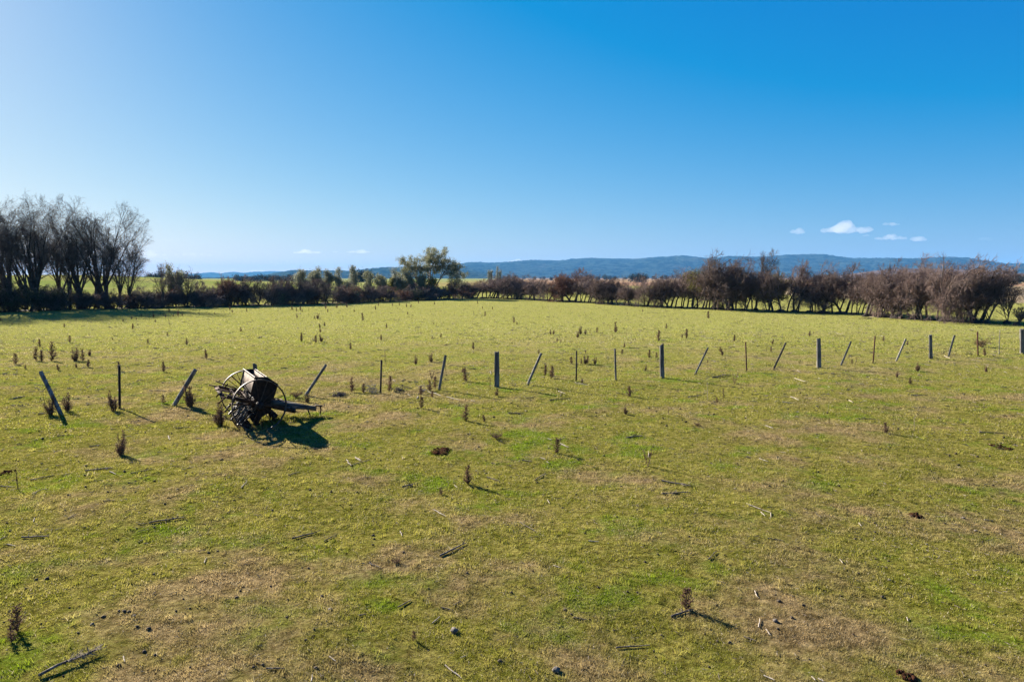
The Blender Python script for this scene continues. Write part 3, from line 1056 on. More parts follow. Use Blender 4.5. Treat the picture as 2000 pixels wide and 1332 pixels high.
bush(301, 441, 599, 571, 26, MAT['rust_leaf'], 'left of two low russet leaved shrubs at the foot of the hedge', .16)
bush(302, 606, 595, 572, 26, MAT['rust_leaf'], 'right russet leaved shrub, below the joined silvery gums', .16)
bush(303, 15, 610, 556, 70, MAT['dark_leaf'], 'dark leafy bush at the left frame edge below the tall trees', .20, 14)
bush(304, 62, 609, 560, 60, MAT['dark_leaf'], 'dark leafy bush under the tallest bare trees', .20, 14)
bush(305, 108, 607, 566, 48, MAT['dark_leaf'], 'dark leafy bush left of the leaning trunk', .20, 12)
bush(306, 540, 597, 566, 34, MAT['gum_leaf'], 'olive leafy shrub in the middle of the left hedge', .16, 7)
bush(307, 690, 592, 568, 30, MAT['gum_leaf'], 'olive leafy shrub below the column shaped gum', .16, 7)
bush(308, 812, 587, 566, 40, MAT['dark_leaf'], 'dark evergreen bush below the domed gum tree', .16, 12)
bush(309, 903, 583, 547, 30, MAT['dark_leaf'], 'dark evergreen bush where the two hedges meet', .18, 12, 6)
bush(310, 886, 584, 530, 26, MAT['dark_leaf'], 'narrow dark evergreen behind the domed gum tree', .18, 10, 8)
for k, (px, py, ty, w, sd_, dist, mat, lab) in enumerate((
        (601, 590, 524, 42, 41, 10, 'gum_pale', 'left one of two joined silvery gums above the left hedge'),
        (628, 590, 522, 40, 42, 12, 'gum_pale', 'right one of two joined silvery gums above the left hedge'),
        (680, 589, 519, 38, 43, 10, 'gum_pale', 'lone column shaped silvery gum between the two hedgerow gaps'),
        (733, 588, 529, 36, 44, 10, 'gum_leaf', 'olive green gum left of a yellower one before the domed gum'),
        (757, 588, 540, 34, 45, 12, 'moss_leaf', 'yellow green young gum between the olive gum and domed gum'),
        (788, 587, 527, 30, 46, 9, 'gum_pale', 'narrow silvery gum just left of the domed gum tree'),
        (811, 587, 535, 36, 47, 8, 'gum_leaf', 'rounded olive gum in front of the domed gum tree'),
        (834, 586, 541, 30, 48, 7, 'moss_leaf', 'yellowish young gum at the foot of the domed gum tree'),
        (974, 584, 518, 8, 49, 8, 'gum_pale', 'taller of two slender pale gums behind the right hedge'),
        (957, 584, 525, 6, 50, 8, 'gum_pale', 'shorter of two slender pale gums behind the right hedge'),
        (344, 600, 517, 26, 51, 4, 'gum_leaf', 'small thin gum between two bare trees right of the tall group'))):
    p = at(px, py)
    kx = 1 + dist / p[1]
    p = np.array((p[0] * kx, p[1] * kx, float(terrain(p[0] * kx, p[1] * kx))))
    h = CAM_H + ray(px, ty)[2] / ray(px, ty)[1] * p[1] - p[2]
    tm, cm = make_gum(sd_, h, w * mpp(p), 2, 6 if w < 10 else 15 if mat != 'gum_leaf' else 12, .14 if w < 10 else .22, False, .18)
    tag(tree_thing('gum_tree', tm, cm, MAT['gum_bark'], MAT[mat], p), lab, 'tree')
p = at(842, 585)
p = np.array((p[0] * 1.05, p[1] * 1.05, 0.0))
tm, cm = make_gum(77, CAM_H - ray(842, 481)[2] / ray(842, 481)[1] * 0 + ray(842, 481)[2] / ray(842, 481)[1] * p[1], 120 * mpp(p), 4, 42, .20, True, .55)
tag(tree_thing('gum_tree', tm, cm, MAT['gum_bark'], MAT['gum_leaf'], p), 'large domed gum tree with several pale limbs, tallest at the field end', 'tree')
for (bx, by, ty, sd_, ln, lab) in ((315, 601, 512, 91, .25, 'small bare tree with bent stem, left of the thin gum'),
                                   (366, 600, 518, 92, .12, 'small bare tree with fine upright twigs right of the thin gum'),
                                   (443, 598, 538, 93, .30, 'bare tree leaning right over the left russet shrub')):
    p = at(bx, by)
    tm, cm = make_tall_bare(sd_, (by - ty) * mpp(p), 1, ln, 34, .2, .5)
    tag(tree_thing('bare_tree', tm, cm, MAT['bark'], MAT['twig'], p), lab, 'tree')

# far trees on the plains and along the far fields
fprotos = [make_bush(400 + k, 6.0, 7.0, .9, 5) for k in range(4)]
roots = []
far_list = []
rf = random.Random(12)
for px in np.linspace(300, 392, 9): far_list.append((px + rf.uniform(-3, 3), 700 + rf.uniform(-60, 60), rf.uniform(6, 11), 'dark tree on the far rim of the left green field'))
for px in np.linspace(470, 580, 16): far_list.append((px + rf.uniform(-2, 2), 950 + rf.uniform(-60, 60), rf.uniform(6, 9), 'dark tree in the far row behind the left hedge'))
for px in (703, 712, 716, 722): far_list.append((px, 520, rf.uniform(7, 9), 'dark tree in the far field right of the column shaped gum'))
for px in np.linspace(1010, 1300, 22): far_list.append((px + rf.uniform(-7, 7), rf.uniform(1500, 2600), rf.uniform(7, 13), 'dark tree dotted on the tan plain below the range'))
for px in (1240, 1247, 1253): far_list.append((px, 700, rf.uniform(6, 9), 'dark tree close behind the middle of the right hedge'))
for px in np.linspace(1590, 1770, 10): far_list.append((px + rf.uniform(-7, 7), rf.uniform(700, 1200), rf.uniform(6, 10), 'dark tree on the plain behind the gap of the right hedge'))
for px in np.linspace(1940, 2010, 7): far_list.append((px, rf.uniform(420, 700), rf.uniform(5, 8), 'dark tree on the plain past the right end of the hedge'))
for k, (px, D, h, lab) in enumerate(far_list):
    x = (px - 1000) / F * D * (1 / cp)
    loc = (x, D, float(terrain(x, D)))
    sc = (h / 6 * rf.uniform(.9, 1.5), h / 6, h / 6)
    if k < 4:
        o = tree_thing('far_tree', fprotos[k][0], fprotos[k][1], MAT['bark'], MAT['far_leaf'], loc, 0, sc)
        roots.append(o)
    else:
        o = copy_tree(roots[k % 4], loc, rf.uniform(0, 6), sc)
    tag(o, lab, 'tree', lab.replace('dark tree', 'dark trees'))

# ---------------------------------------------------------------- old fence line
POSTS = [  # base px,py  top px,py  width px, kind, label, phrase
    (121, 811, 80, 726, 8.3, 'w', 'grey timber post tipped left, leftmost of the old fence', 'the post tipped left'),
    (234, 798, 233, 713, 4.0, 's', 'upright black steel picket second from the left of the fence', 'the leftmost black picket'),
    (340, 792, 382, 722, 7.6, 'w', 'grey timber post leaning right, just left of the seed drill', 'the leaning post left of the drill'),
    (501, 781, 498, 711, 9.0, 'w', 'weathered post hidden behind the seed drill, only its head showing', None),
    (597, 773, 637, 713, 6.0, 'w', 'slim grey post leaning right, just right of the seed drill', 'the leaning post right of the drill'),
    (743, 769, 745, 703, 3.2, 's', 'upright black steel picket between two heaps of dead brush', 'the black picket between brush heaps'),
    (857, 762, 870, 694, 5.5, 'w', 'grey post leaning slightly right beside weeds and bleached branches', 'the post beside bleached branches'),
    (970, 756, 970, 687, 9.5, 't', 'thick upright split post, leftmost of the thick grey ones', 'the leftmost thick post'),
    (1030, 752, 1057, 690, 5.0, 'w', 'slim grey post leaning right, next right of the leftmost thick one', 'the first slim leaning post'),
    (1125, 746, 1126, 685, 2.8, 's', 'upright black steel picket with white stick at its foot', 'the black picket with white stick'),
    (1203, 743, 1201, 681, 4.0, 'w', 'thin upright grey post left of the second thick one', 'the thin upright post'),
    (1293, 738, 1292, 673, 8.0, 't', 'thick upright split post with slanted top, long shadow over grass', 'the slant topped thick post'),
    (1357, 732, 1383, 679, 4.2, 'w', 'slim post leaning right with soil heaped round its foot', 'the slim post right of the slant topped one'),
    (1458, 726, 1456, 668, 2.4, 'r', 'rusty steel picket left of a dark leaning post', 'the rusty picket left of the dark post'),
    (1511, 721, 1535, 669, 4.4, 'd', 'darkest slim post leaning right, left of the third thick one', 'the dark leaning post'),
    (1600, 718, 1599, 661, 8.5, 't', 'thick square upright post casting the longest thin shadow right', 'the square thick post'),
    (1642, 714, 1662, 667, 4.0, 'w', 'slim pale grey post leaning right beside the square thick one', 'the slim post right of the square one'),
    (1705, 709, 1709, 656, 2.2, 'r', 'rusty steel picket tipped faintly right between two slim leaning posts', 'the tipped rusty picket'),
    (1750, 706, 1769, 662, 3.8, 'p', 'slim bleached tan post leaning right', 'the bleached leaning post'),
    (1818, 701, 1817, 654, 7.0, 't', 'thick upright post with split and splintered foot', 'the splintered thick post'),
    (1852, 697, 1864, 655, 4.0, 'w', 'short slim post leaning right with pale stick at its foot', 'the slim post right of the splintered one'),
    (1910, 695, 1909, 648, 2.4, 'r', 'rusty steel picket with a dry bush behind it', 'the rusty picket before the dry bush'),
    (1951, 693, 1953, 645, 1.9, 'p', 'thinnest pale stake of the fence line', 'the thinnest pale stake'),
    (1997, 691, 1996, 643, 8.0, 'w', 'thick grey post cut by the right frame edge', 'the post at the right frame edge'),
]
post_xyz = []
for k, (bx, by, tx, ty, w, kind, lab, ph) in enumerate(POSTS):
    rg = np.random.default_rng(600 + k)
    p0 = at(bx, by)
    p1 = at_depth(tx, ty, p0[1] + (.45 if k == 0 else rg.uniform(-.05, .05)))
    post_xyz.append((p0, p1))
    wd = w * mpp(p0)
    base = Vector(p0)
    d = Vector(p1 - p0); Ln = d.length; d.normalize()
    mb = MB()
    name = 'fence_post'
    if kind in 'sr':
        name = 'steel_picket'
        mat = MAT['steel'] if kind == 's' else MAT['steel_rust']
        a = Vector((1, .35, 0)).normalized(); a = (a - d * a.dot(d)).normalized(); b = d.cross(a)
        lo, hi = -.25 * np.array(d), np.array(d) * Ln
        W = wd * .62
        for ang in (90, 210, 330):          # the three fins of a star picket
            v = a * math.cos(rad(ang)) + b * math.sin(rad(ang))
            n = d.cross(v)
            vv, nn = np.array(v) * W, np.array(n) * W * .16
            ring = [nn * 1.2, vv + nn * .8, vv - nn * .8, -nn * 1.2]
            mb.add([r + lo for r in ring] + [r + hi for r in ring], [(0, 1, 5, 4), (1, 2, 6, 5), (2, 3, 7, 6), (3, 0, 4, 7), (4, 5, 6, 7)])
    else:
        mat = MAT['wood_pale'] if kind == 'p' else MAT['wood']
        n = 9
        rings = 9
        a = Vector((1, 0, 0)); a = (a - d * a.dot(d)).normalized(); b = d.cross(a)
        shape = rg.uniform(.80, 1.12, n)
        square = .35 if kind == 't' else 0.0
        V = []
        for r in range(rings):
            t_ = r / (rings - 1)
            s = -.25 + (Ln + .25) * t_
            for i in range(n):
                th = 2 * math.pi * i / n
                rr = wd * .5 * shape[i] * (1 + square * .35 * math.cos(4 * th)) * (1.03 - .10 * t_) * (1 + rg.uniform(-.05, .05))
                top = (rg.uniform(-.02, .02) + (.05 * math.cos(th) if k == 11 else 0)) if r == rings - 1 else 0
                q = d * (s + top) + a * rr * math.cos(th) + b * rr * math.sin(th) * .85
                V.append(tuple(q))
        fs = []
        for r in range(rings - 1):
            for i in range(n):
                j = (i + 1) % n
                fs.append((r * n + i, r * n + j, (r + 1) * n + j, (r + 1) * n + i))
        mb.add(V, fs)
        topc = np.mean(np.array(V[-n:]), 0) - np.array(d) * .012
        mb.add(V[-n:] + [tuple(topc)], [(i, (i + 1) % n, n) for i in range(n)])
        if k == 19:                            # splinters at the split foot
            for q in range(7):
                th = q * .9
                u = np.array(a) * math.cos(th) * wd * .52 + np.array(b) * math.sin(th) * wd * .45
                mb.bar(u * 1.0, u * 1.25 + np.array((0, 0, .25 + .12 * (q % 3))), .022, .014, .01, .008)
    o = mb.build(name, mat)
    o.location = p0
    tag(o, lab, 'fence post', 'old fence posts and pickets in a broken line')
    if kind == 'd':
        o.material_slots[0].link = 'OBJECT'; o.material_slots[0].material = MAT['stick_dark']
    if ph:
        mark(bx, (by * .75 + ty * .25), ph)
# two slack wires still strung along the right part of the fence
for frac, lab in ((.90, 'slack upper fence wire strung along the old posts'), (.55, 'slack lower fence wire strung along the old posts')):
    pts = []
    for k in range(7, len(post_xyz)):
        q = post_xyz[k][0] + (post_xyz[k][1] - post_xyz[k][0]) * frac
        if pts:
            pts.append((pts[-1] + q) / 2 - np.array((0, 0, .05)))
        pts.append(q + np.array((0, -.06, 0)))
    tag(MB().tube(pts, .0035, 4).build('fence_wire', MAT['rust_dark']), lab, 'fence wire')
# wire staples and loose wire still tied to the first post
p0, p1 = post_xyz[0]
w0 = p0 * .35 + p1 * .65
mb = MB()
pts = [w0 + np.array((.0, -.07, 0)), w0 + np.array((-.10, -.09, -.10)), w0 + np.array((-.08, -.12, -.35)), w0 + np.array((-.05, -.08, -.58)), np.array((w0[0] + .06, w0[1] - .05, float(terrain(w0[0], w0[1])) + .02))]
mb.tube(pts, .006, 5)
tag(mb.build('loose_wire', MAT['rust_dark']), 'loose fence wire hanging from the post tipped left', 'wire')

# ---------------------------------------------------------------- the old seed drill
NW, FW = at_plane(506.6, 788, .70), at_plane(481.0, 765, .70)
ctr = (NW + FW) / 2
half = float(np.linalg.norm(FW - NW)) / 2
axd = (FW - NW) / (2 * half)
drill = empty('seed_drill', (ctr[0], ctr[1], float(terrain(ctr[0], ctr[1]))), math.atan2(-axd[0], axd[1]))
tag(drill, 'rusted derelict seed drill with two spoked iron wheels and open seed box', 'seed drill')
mark(510, 800, 'the old seed drill')
RW = .70
# local axes: +x forward (drawbar), +y towards the far wheel, z up
for sgn in (-1, 1):
    y = sgn * half
    wb = MB()
    n = 56
    # flat iron tyre with a rolled edge
    prof = [(RW, -.05), (RW, .05), (RW - .018, .05), (RW - .032, .012), (RW - .032, -.012), (RW - .018, -.05)]
    V, fs = [], []
    for i in range(n):
        th = 2 * math.pi * i / n
        for (r, w) in prof:
            V.append((r * math.cos(th), w, r * math.sin(th)))
    m_ = len(prof)
    for i in range(n):
        for q in range(m_):
            fs.append((i * m_ + q, i * m_ + (q + 1) % m_, ((i + 1) % n) * m_ + (q + 1) % m_, ((i + 1) % n) * m_ + q))
    wb.add(V, fs)
    wheel = wb.build('wheel', MAT['rim'], drill)
    wheel.location = (0, y, RW)
    wheel.rotation_euler = ((-.035, .13, .02) if sgn < 0 else (.07, .3, -.05))
    hb = MB()
    hb.tube([(0, -.13, 0), (0, -.10, 0), (0, -.06, 0), (0, .06, 0), (0, .10, 0), (0, .13, 0)], [.055, .085, .105, .105, .085, .055], 16)
    hb.build('hub', MAT['rust_dark'], wheel)
    for q in range(14):
        th = 2 * math.pi * q / 14
        c_, s_ = math.cos(th), math.sin(th)
        off = .045 if q % 2 else -.045
        MB().tube([(.09 * c_, off, .09 * s_), ((RW - .016) * c_, off * .15, (RW - .016) * s_)], .0105, 6).build('spoke', MAT['rim' if q in (8, 9, 3) else 'rust'], wheel)
MB().tube([(0, -half - .12, RW), (0, half + .12, RW)], .028, 10).build('axle', MAT['rust_dark'], drill)
yb = half - .17
# seed box: sheet walls tipped forward with the frame
wall = .018
LB, LT, RT = (-.16, 1.00), (-.05, 1.42), (.22, 1.41)
RB, BT = (.16, 1.00), (.0, .86)


def slab(mb, a, b, y0, y1, th):
    """flat sheet between two cross-section points, swept along the axle"""
    a, b = np.array(a), np.array(b)
    d = (b - a) / np.linalg.norm(b - a)
    n = np.array((-d[1], d[0])) * th
    mb.prism_yz([tuple(a), tuple(b), tuple(b + n), tuple(a + n)][::-1], y0, y1)


hb = MB()
slab(hb, LT, LB, -yb, yb, wall)
slab(hb, LB, BT, -yb, yb, wall)
slab(hb, BT, RB, -yb, yb, wall)
slab(hb, RB, RT, -yb, yb, wall)
hopper = hb.build('seed_box', MAT['hopper'], drill)
for y in (-yb - .016, yb):                                        # end plates, wider than the box
    eb = MB()
    eb.prism_yz([(-.20, .98), (-.075, 1.445), (.24, 1.435), (.53, 1.20), (.40, .84), (.02, .80)], y, y + .016)
    e_ = eb.build('end_plate', MAT['rust_dark'], hopper)  # darker iron than the box: shade away from the sun put into colour
for q in range(1, 9):
    y = -yb + 2 * yb * q / 9
    db = MB()
    db.prism_yz([(-.115, 1.02), (-.045, 1.33), (.185, 1.33), (.14, 1.02), (.0, .89)], y - .007, y + .007)
    db.build('divider', MAT['hopper'], hopper)
lid = MB()
slab(lid, (.235, 1.425), (.52, 1.20), -yb + .004, yb - .004, .014)
lid.build('lid', MAT['tube'], drill)
fb = MB()
slab(fb, (.50, 1.17), (.39, .86), -yb + .004, yb - .004, .014)
fb.build('front_panel', MAT['rust_dark'], drill)
rodb = MB()
rodb.tube([(-.075, -yb - .10, 1.45), (-.075, yb + .06, 1.45)], .016, 8)
rodb.build('box_rail', MAT['rim'], drill)
# main frame: side channels slope down towards the drawbar
for y in (-half + .16, half - .16):
    MB().bar((-.78, y, .98), (.95, y, .42), .05, .10).build('side_frame', MAT['rust'], drill)
MB().bar((.93, -half + .10, .44), (.93, half - .10, .44), .07, .08).build('front_beam', MAT['rust'], drill)
MB().bar((-.22, -half + .10, .80), (-.22, half - .10, .80), .06, .10).build('middle_beam', MAT['rust'], drill)
MB().bar((-.48, -half + .12, .86), (-.48, half - .12, .90), .05, .05).build('rear_beam', MAT['rust'], drill)
# broken footboard irons sticking out behind
for q, (y, z0, z1, x1) in enumerate(((-half + .30, .70, .76, -.72), (-half + .62, .78, .90, -.88), (-.30, .80, .96, -.80), (.12, .82, 1.02, -.92), (.45, .80, 1.00, -.84), (half - .42, .86, 1.18, -.86), (half - .22, .84, 1.06, -1.02))):
    MB().bar((-.18, y, z0), (x1, y + .05 * (q % 2), z1), .045, .03).build('footboard_iron', MAT['rust'], drill)
for (y0, x0, z0, y1, x1, z1) in ((half - .50, -.55, 1.10, half - .30, -.85, .72), (-.40, -.60, .98, .05, -.88, .66), (-half + .55, -.45, .92, -half + .35, -.82, .55)):
    MB().bar((x0, y0, z0), (x1, y1, z1), .035, .03).build('footboard_brace', MAT['rust'], drill)
MB().bar((-.80, -.35, .88), (-.84, half - .2, 1.0), .11, .025).build('footboard', MAT['rust'], drill)
MB().tube([(-.30, -half + .28, .86), (-.42, -half + .28, 1.05), (-.62, -half + .30, 1.16), (-.70, -half + .30, 1.12)], .016, 7).build('lift_lever', MAT['rust'], drill)
MB().tube([(-.12, half - .36, .95), (-.40, half - .36, 1.26), (-.44, half - .36, 1.30)], .016, 7).build('lift_lever', MAT['rust'], drill)
# ribbed seed tubes and the disc or tine behind each
for q in range(11):
    y = -yb + .06 + (2 * yb - .12) * q / 10
    pts, rs = [], []
    for k in range(34):
        t_ = k / 33
        pts.append((-.08 - (.40 + .09 * math.sin(q * 2.9)) * t_ ** 1.3, y + .05 * math.sin(q * 2.3 + t_ * 3), .86 - (.62 + .08 * math.sin(q * 1.7)) * t_))
        rs.append(.036 if k % 2 else .018)
    tb = MB().tube(pts, rs, 8)
    tb.build('seed_tube', MAT['tube'], drill)
    tn = MB()
    tn.tube([(.25, y, .62), (.0, y, .46), (-.25, y, .36), (-.44, y + .02, .22), (-.50, y + .02, .06), (-.42, y + .02, -.02)], [.018, .018, .018, .016, .014, .010], 6)
    tn.build('tine', MAT['rust_dark'], drill)
    dm = MB()
    dm.tube([(-.30, y + .06, .14), (-.30, y + .064, .14), (-.30, y + .072, .14), (-.30, y + .076, .14)], [.11, .115, .115, .11], 16)
    dm.build('disc', MAT['rust_dark'], drill)
MB().bar((.25, -yb, .63), (.25, yb, .63), .06, .06).build('tine_bar', MAT['rust_dark'], drill)
gb = MB()
gb.tube([(.10, -half + .20, .70), (.10, -half + .24, .70)], [.16, .16], 18)
gb.build('drive_gear', MAT['rust_dark'], drill)
MB().prism_yz([(-.14, .84), (.36, .82), (.30, .42), (.05, .30), (-.14, .50)], -half + .30, -half + .32).build('side_shield', MAT['rust_dark'], drill)
MB().prism_yz([(-.10, .84), (.36, .82), (.55, .34), (.10, .22), (-.10, .40)], half - .34, half - .32).build('side_shield', MAT['rust_dark'], drill)
rgd = np.random.default_rng(3)
for q in range(12):                              # boots and springs added as dark mass to fill the shade below the frame
    y = -yb + .1 + (2 * yb - .2) * q / 11
    MB().bar((.30, y, .66), (.42 + rgd.uniform(-.05, .1), y + rgd.uniform(-.06, .06), .10 + rgd.uniform(0, .12)), .06, .035, .04, .03).build('filler_boot', MAT['rust_dark'], drill)
    MB().tube([(.02, y + .07, .74), (-.10, y + .07, .52), (.08, y + .08, .30), (-.04, y + .07, .10)], .022, 6).build('coulter_spring', MAT['rust_dark'], drill)
MB().bar((-.18, -yb, .40), (-.18, yb, .40), .09, .09).build('tine_bar', MAT['rust_dark'], drill)  # added dark bar, thickens the shade under the drill
MB().bar((.44, -yb, .34), (.44, yb, .34), .10, .08).build('tine_bar', MAT['rust_dark'], drill)  # added as well, dark mass for the shade at the front
MB().bar((.35, -.20, .62), (1.74, .03, .27), .14, .14, .12, .12, k=6, jit=.006, rng=rgd).build('drawbar', MAT['timber'], drill)
MB().bar((.72, .62, .50), (1.50, .16, .34), .07, .08, k=3, jit=.004, rng=rgd).build('drawbar_brace', MAT['timber'], drill)
MB().bar((.72, -.66, .50), (1.40, -.10, .33), .06, .07, k=3, jit=.004, rng=rgd).build('drawbar_brace', MAT['timber'], drill)
cb = MB()
cb.bar((1.74, .03, .36), (1.92, .04, .33), .16, .03)
cb.tube([(1.88, .03, .36), (1.90, .03, .22), (1.86, .02, .06)], [.022, .02, .018], 7)
cb.build('clevis', MAT['rust_dark'], drill)
MB().tube([(1.50, -.06, .28), (1.56, -.12, .05)], .02, 6).build('prop_iron', MAT['rust_dark'], drill)
MB().tube([(.60, .10, .62), (1.0, .35, .52), (1.5, .20, .46)], .010, 6).build('tie_rod', MAT['rust'], drill)

# longer grass that the sheep leave round posts and iron
rg = np.random.default_rng(50)
spots = [(q[0][0], q[0][1], .10, 9) for q in post_xyz]
dx_ = np.array((axd[1], -axd[0]))
for k in range(46):
    u, w = rg.uniform(-.9, 1.9), rg.uniform(-half - .15, half + .15)
    if u > .6 and abs(w) > .5:
        w *= .3
    c_ = ctr[:2] + dx_ * u + axd[:2] * w
    spots.append((c_[0], c_[1], .14, 9))
P0, P1, P2, tt = [], [], [], []
for (x, y, sp_, nb) in spots:
    for q in range(nb * 7):
        a_, r_ = rg.uniform(0, 6.28), abs(rg.normal(0, sp_))
        xx, yy = x + r_ * math.cos(a_), y + r_ * math.sin(a_)
        zz = float(terrain(xx, yy)) - .004
        hh_ = rg.uniform(.05, .17) * math.exp(-r_ * 3)
        f_, l_ = rg.uniform(0, 3.14), rg.uniform(0, 6.28)
        ww = .007
        P0.append((xx - ww * math.cos(f_), yy - ww * math.sin(f_), zz)); P1.append((xx + ww * math.cos(f_), yy + ww * math.sin(f_), zz))
        P2.append((xx + .5 * hh_ * math.cos(l_), yy + .5 * hh_ * math.sin(l_), zz + hh_)); tt.append(rg.uniform(0, 1))
V = np.stack([np.array(P0), np.array(P1), np.array(P2)], 1).reshape(-1, 3)
o = MB().add(V, np.arange(len(V)).reshape(-1, 3)).build('long_grass', MAT['blade'])
o.data.attributes.new('tint', 'FLOAT', 'POINT').data.foreach_set('value', np.repeat(np.array(tt), 3).astype(np.float32))
tag(o, label='longer ungrazed grass round the posts and the seed drill', kind='stuff')

# ---------------------------------------------------------------- dead weeds
def weed_mesh(kind, seed):
    """unit-height dead weed: returns stem mesh and dry head mesh"""
    rng = np.random.default_rng(seed)
    st, lf = MB(), MB()

    def column(base, tip, r, n_tw, n_lf, ls, lo=.12):
        base, tip = np.array(base), np.array(tip)
        ts = np.linspace(0, 1, 7)
        pts = [base + (tip - base) * t + rng.normal(0, .012, 3) * (t > 0) for t in ts]
        st.tube(pts, list(np.linspace(.018, .006, 7)), 5)
        t = np.sort(rng.uniform(lo, 1, n_tw))
        P0 = base + (tip - base) * t[:, None]
        az = rng.uniform(0, 2 * np.pi, n_tw)
        ln = r * rng.uniform(.6, 1.5, n_tw) * (1.15 - .7 * t)
        P1 = P0 + np.stack([np.cos(az) * ln, np.sin(az) * ln, ln * rng.uniform(.5, 1.6, n_tw)], 1)
        st.prisms(P0, P1, .006, .003, 3)
        u = rng.uniform(0.2, 1.1, (n_lf,)); idx = np.minimum((rng.uniform(0, 1, n_lf) ** 1.3 * n_tw).astype(int), n_tw - 1)
        C = P0[idx] + (P1[idx] - P0[idx]) * u[:, None] + rng.normal(0, .012, (n_lf, 3))
        C[:, 2] = np.maximum(C[:, 2], .02)
        lf.leaves(C, ls * rng.uniform(.5, 1.4, n_lf), rng, .2, .6)

    if kind == 'a':                         # dense upright dock
        column((0, 0, -.03), (rng.uniform(-.06, .06), rng.uniform(-.05, .05), 1), .17, 90, 850, .054, .04)
        if seed % 2:
            column((.05, 0, -.02), (.14, .05, .62), .10, 30, 160, .05, .05)
    elif kind == 'b':                       # bushy, many stems fanning from the base
        for q in range(9):
            a = q * 2.4 + rng.uniform(-.4, .4)
            o_, e_ = rng.uniform(.02, .10), rng.uniform(.08, .24)
            column((o_ * math.cos(a), o_ * math.sin(a), -.02), (e_ * math.cos(a), e_ * math.sin(a), 1 if q == 0 else rng.uniform(.35, .92)), .15, 34, 110, .046, .03)
    elif kind == 'c':                       # thin stalk
        column((0, 0, -.02), (rng.uniform(-.08, .08), .02, 1), .07, 26, 90, .04, .25)
    elif kind == 'v':                       # forked in two
        column((0, 0, -.02), (-.26, 0, .95), .12, 34, 150, .05)
        column((0, 0, -.02), (.24, .05, 1), .12, 34, 150, .05)
    elif kind == 'l':                       # low spreading clump
        for q in range(10):
            a = q * .63
            column((0, 0, 0), (1.0 * math.cos(a) * rng.uniform(.3, 1), .7 * math.sin(a), rng.uniform(.35, 1)), .3, 16, 46, .09)
    elif kind == 'p':                       # bare pale stalk
        st.tube([(0, 0, -.03), (.02, 0, .4), (-.01, .01, .75), (.04, 0, 1)], [.016, .014, .011, .006], 5)
        st.prisms([(0, 0, .6), (0, 0, .75), (.01, 0, .45)], [(.12, .02, .8), (-.10, .02, .9), (.1, 0, .58)], .008, .004, 3)
        lf.leaves(rng.normal(0, .03, (14, 3)) + np.array((.03, 0, .95)), .05, rng)
    return st.mesh('stem', True), lf.mesh('dry_head')


weed_protos = {}


def weed(px, py, ty, kind, label=None):
    p = at(px, py)
    h = max(.10, (py - ty) * mpp(p) * 1.10)
    var = rnd.randrange(5)
    key = (kind, var)
    rz = rnd.uniform(0, 6.28) if kind in 'abcpl' else rnd.uniform(-.5, .5)
    wx = rnd.uniform(.8, 1.15)
    sc = (h * wx, h * wx, h)
    if kind == 'l':
        sc = (h * 1.2, h * 1.2, h)
    if kind in 'ac':
        k_ = 1.5 if h < .32 else 1.25 if h < .5 else 1.1
        sc = (h * k_, h * k_, h * 1.06)
    if key not in weed_protos:
        s_, l_ = weed_mesh(kind, 700 + 10 * ord(kind) + var)
        r = empty('dead_weed', p, rz)
        r.scale = sc
        link_mesh('stem', s_, MAT['weed_pale'] if kind == 'p' else MAT['weed_stem'], r)
        link_mesh('dry_head', l_, MAT['weed_pale'] if kind == 'p' else MAT['weed'], r)
        weed_protos[key] = o = r
    else:
        o = copy_tree(weed_protos[key], p, rz, sc)
    o.rotation_euler = (rnd.uniform(-.07, .07), rnd.uniform(-.09, .09), rz)
    if label:
        tag(o, label, 'weed', 'dead brown weeds in the paddock')
    return o


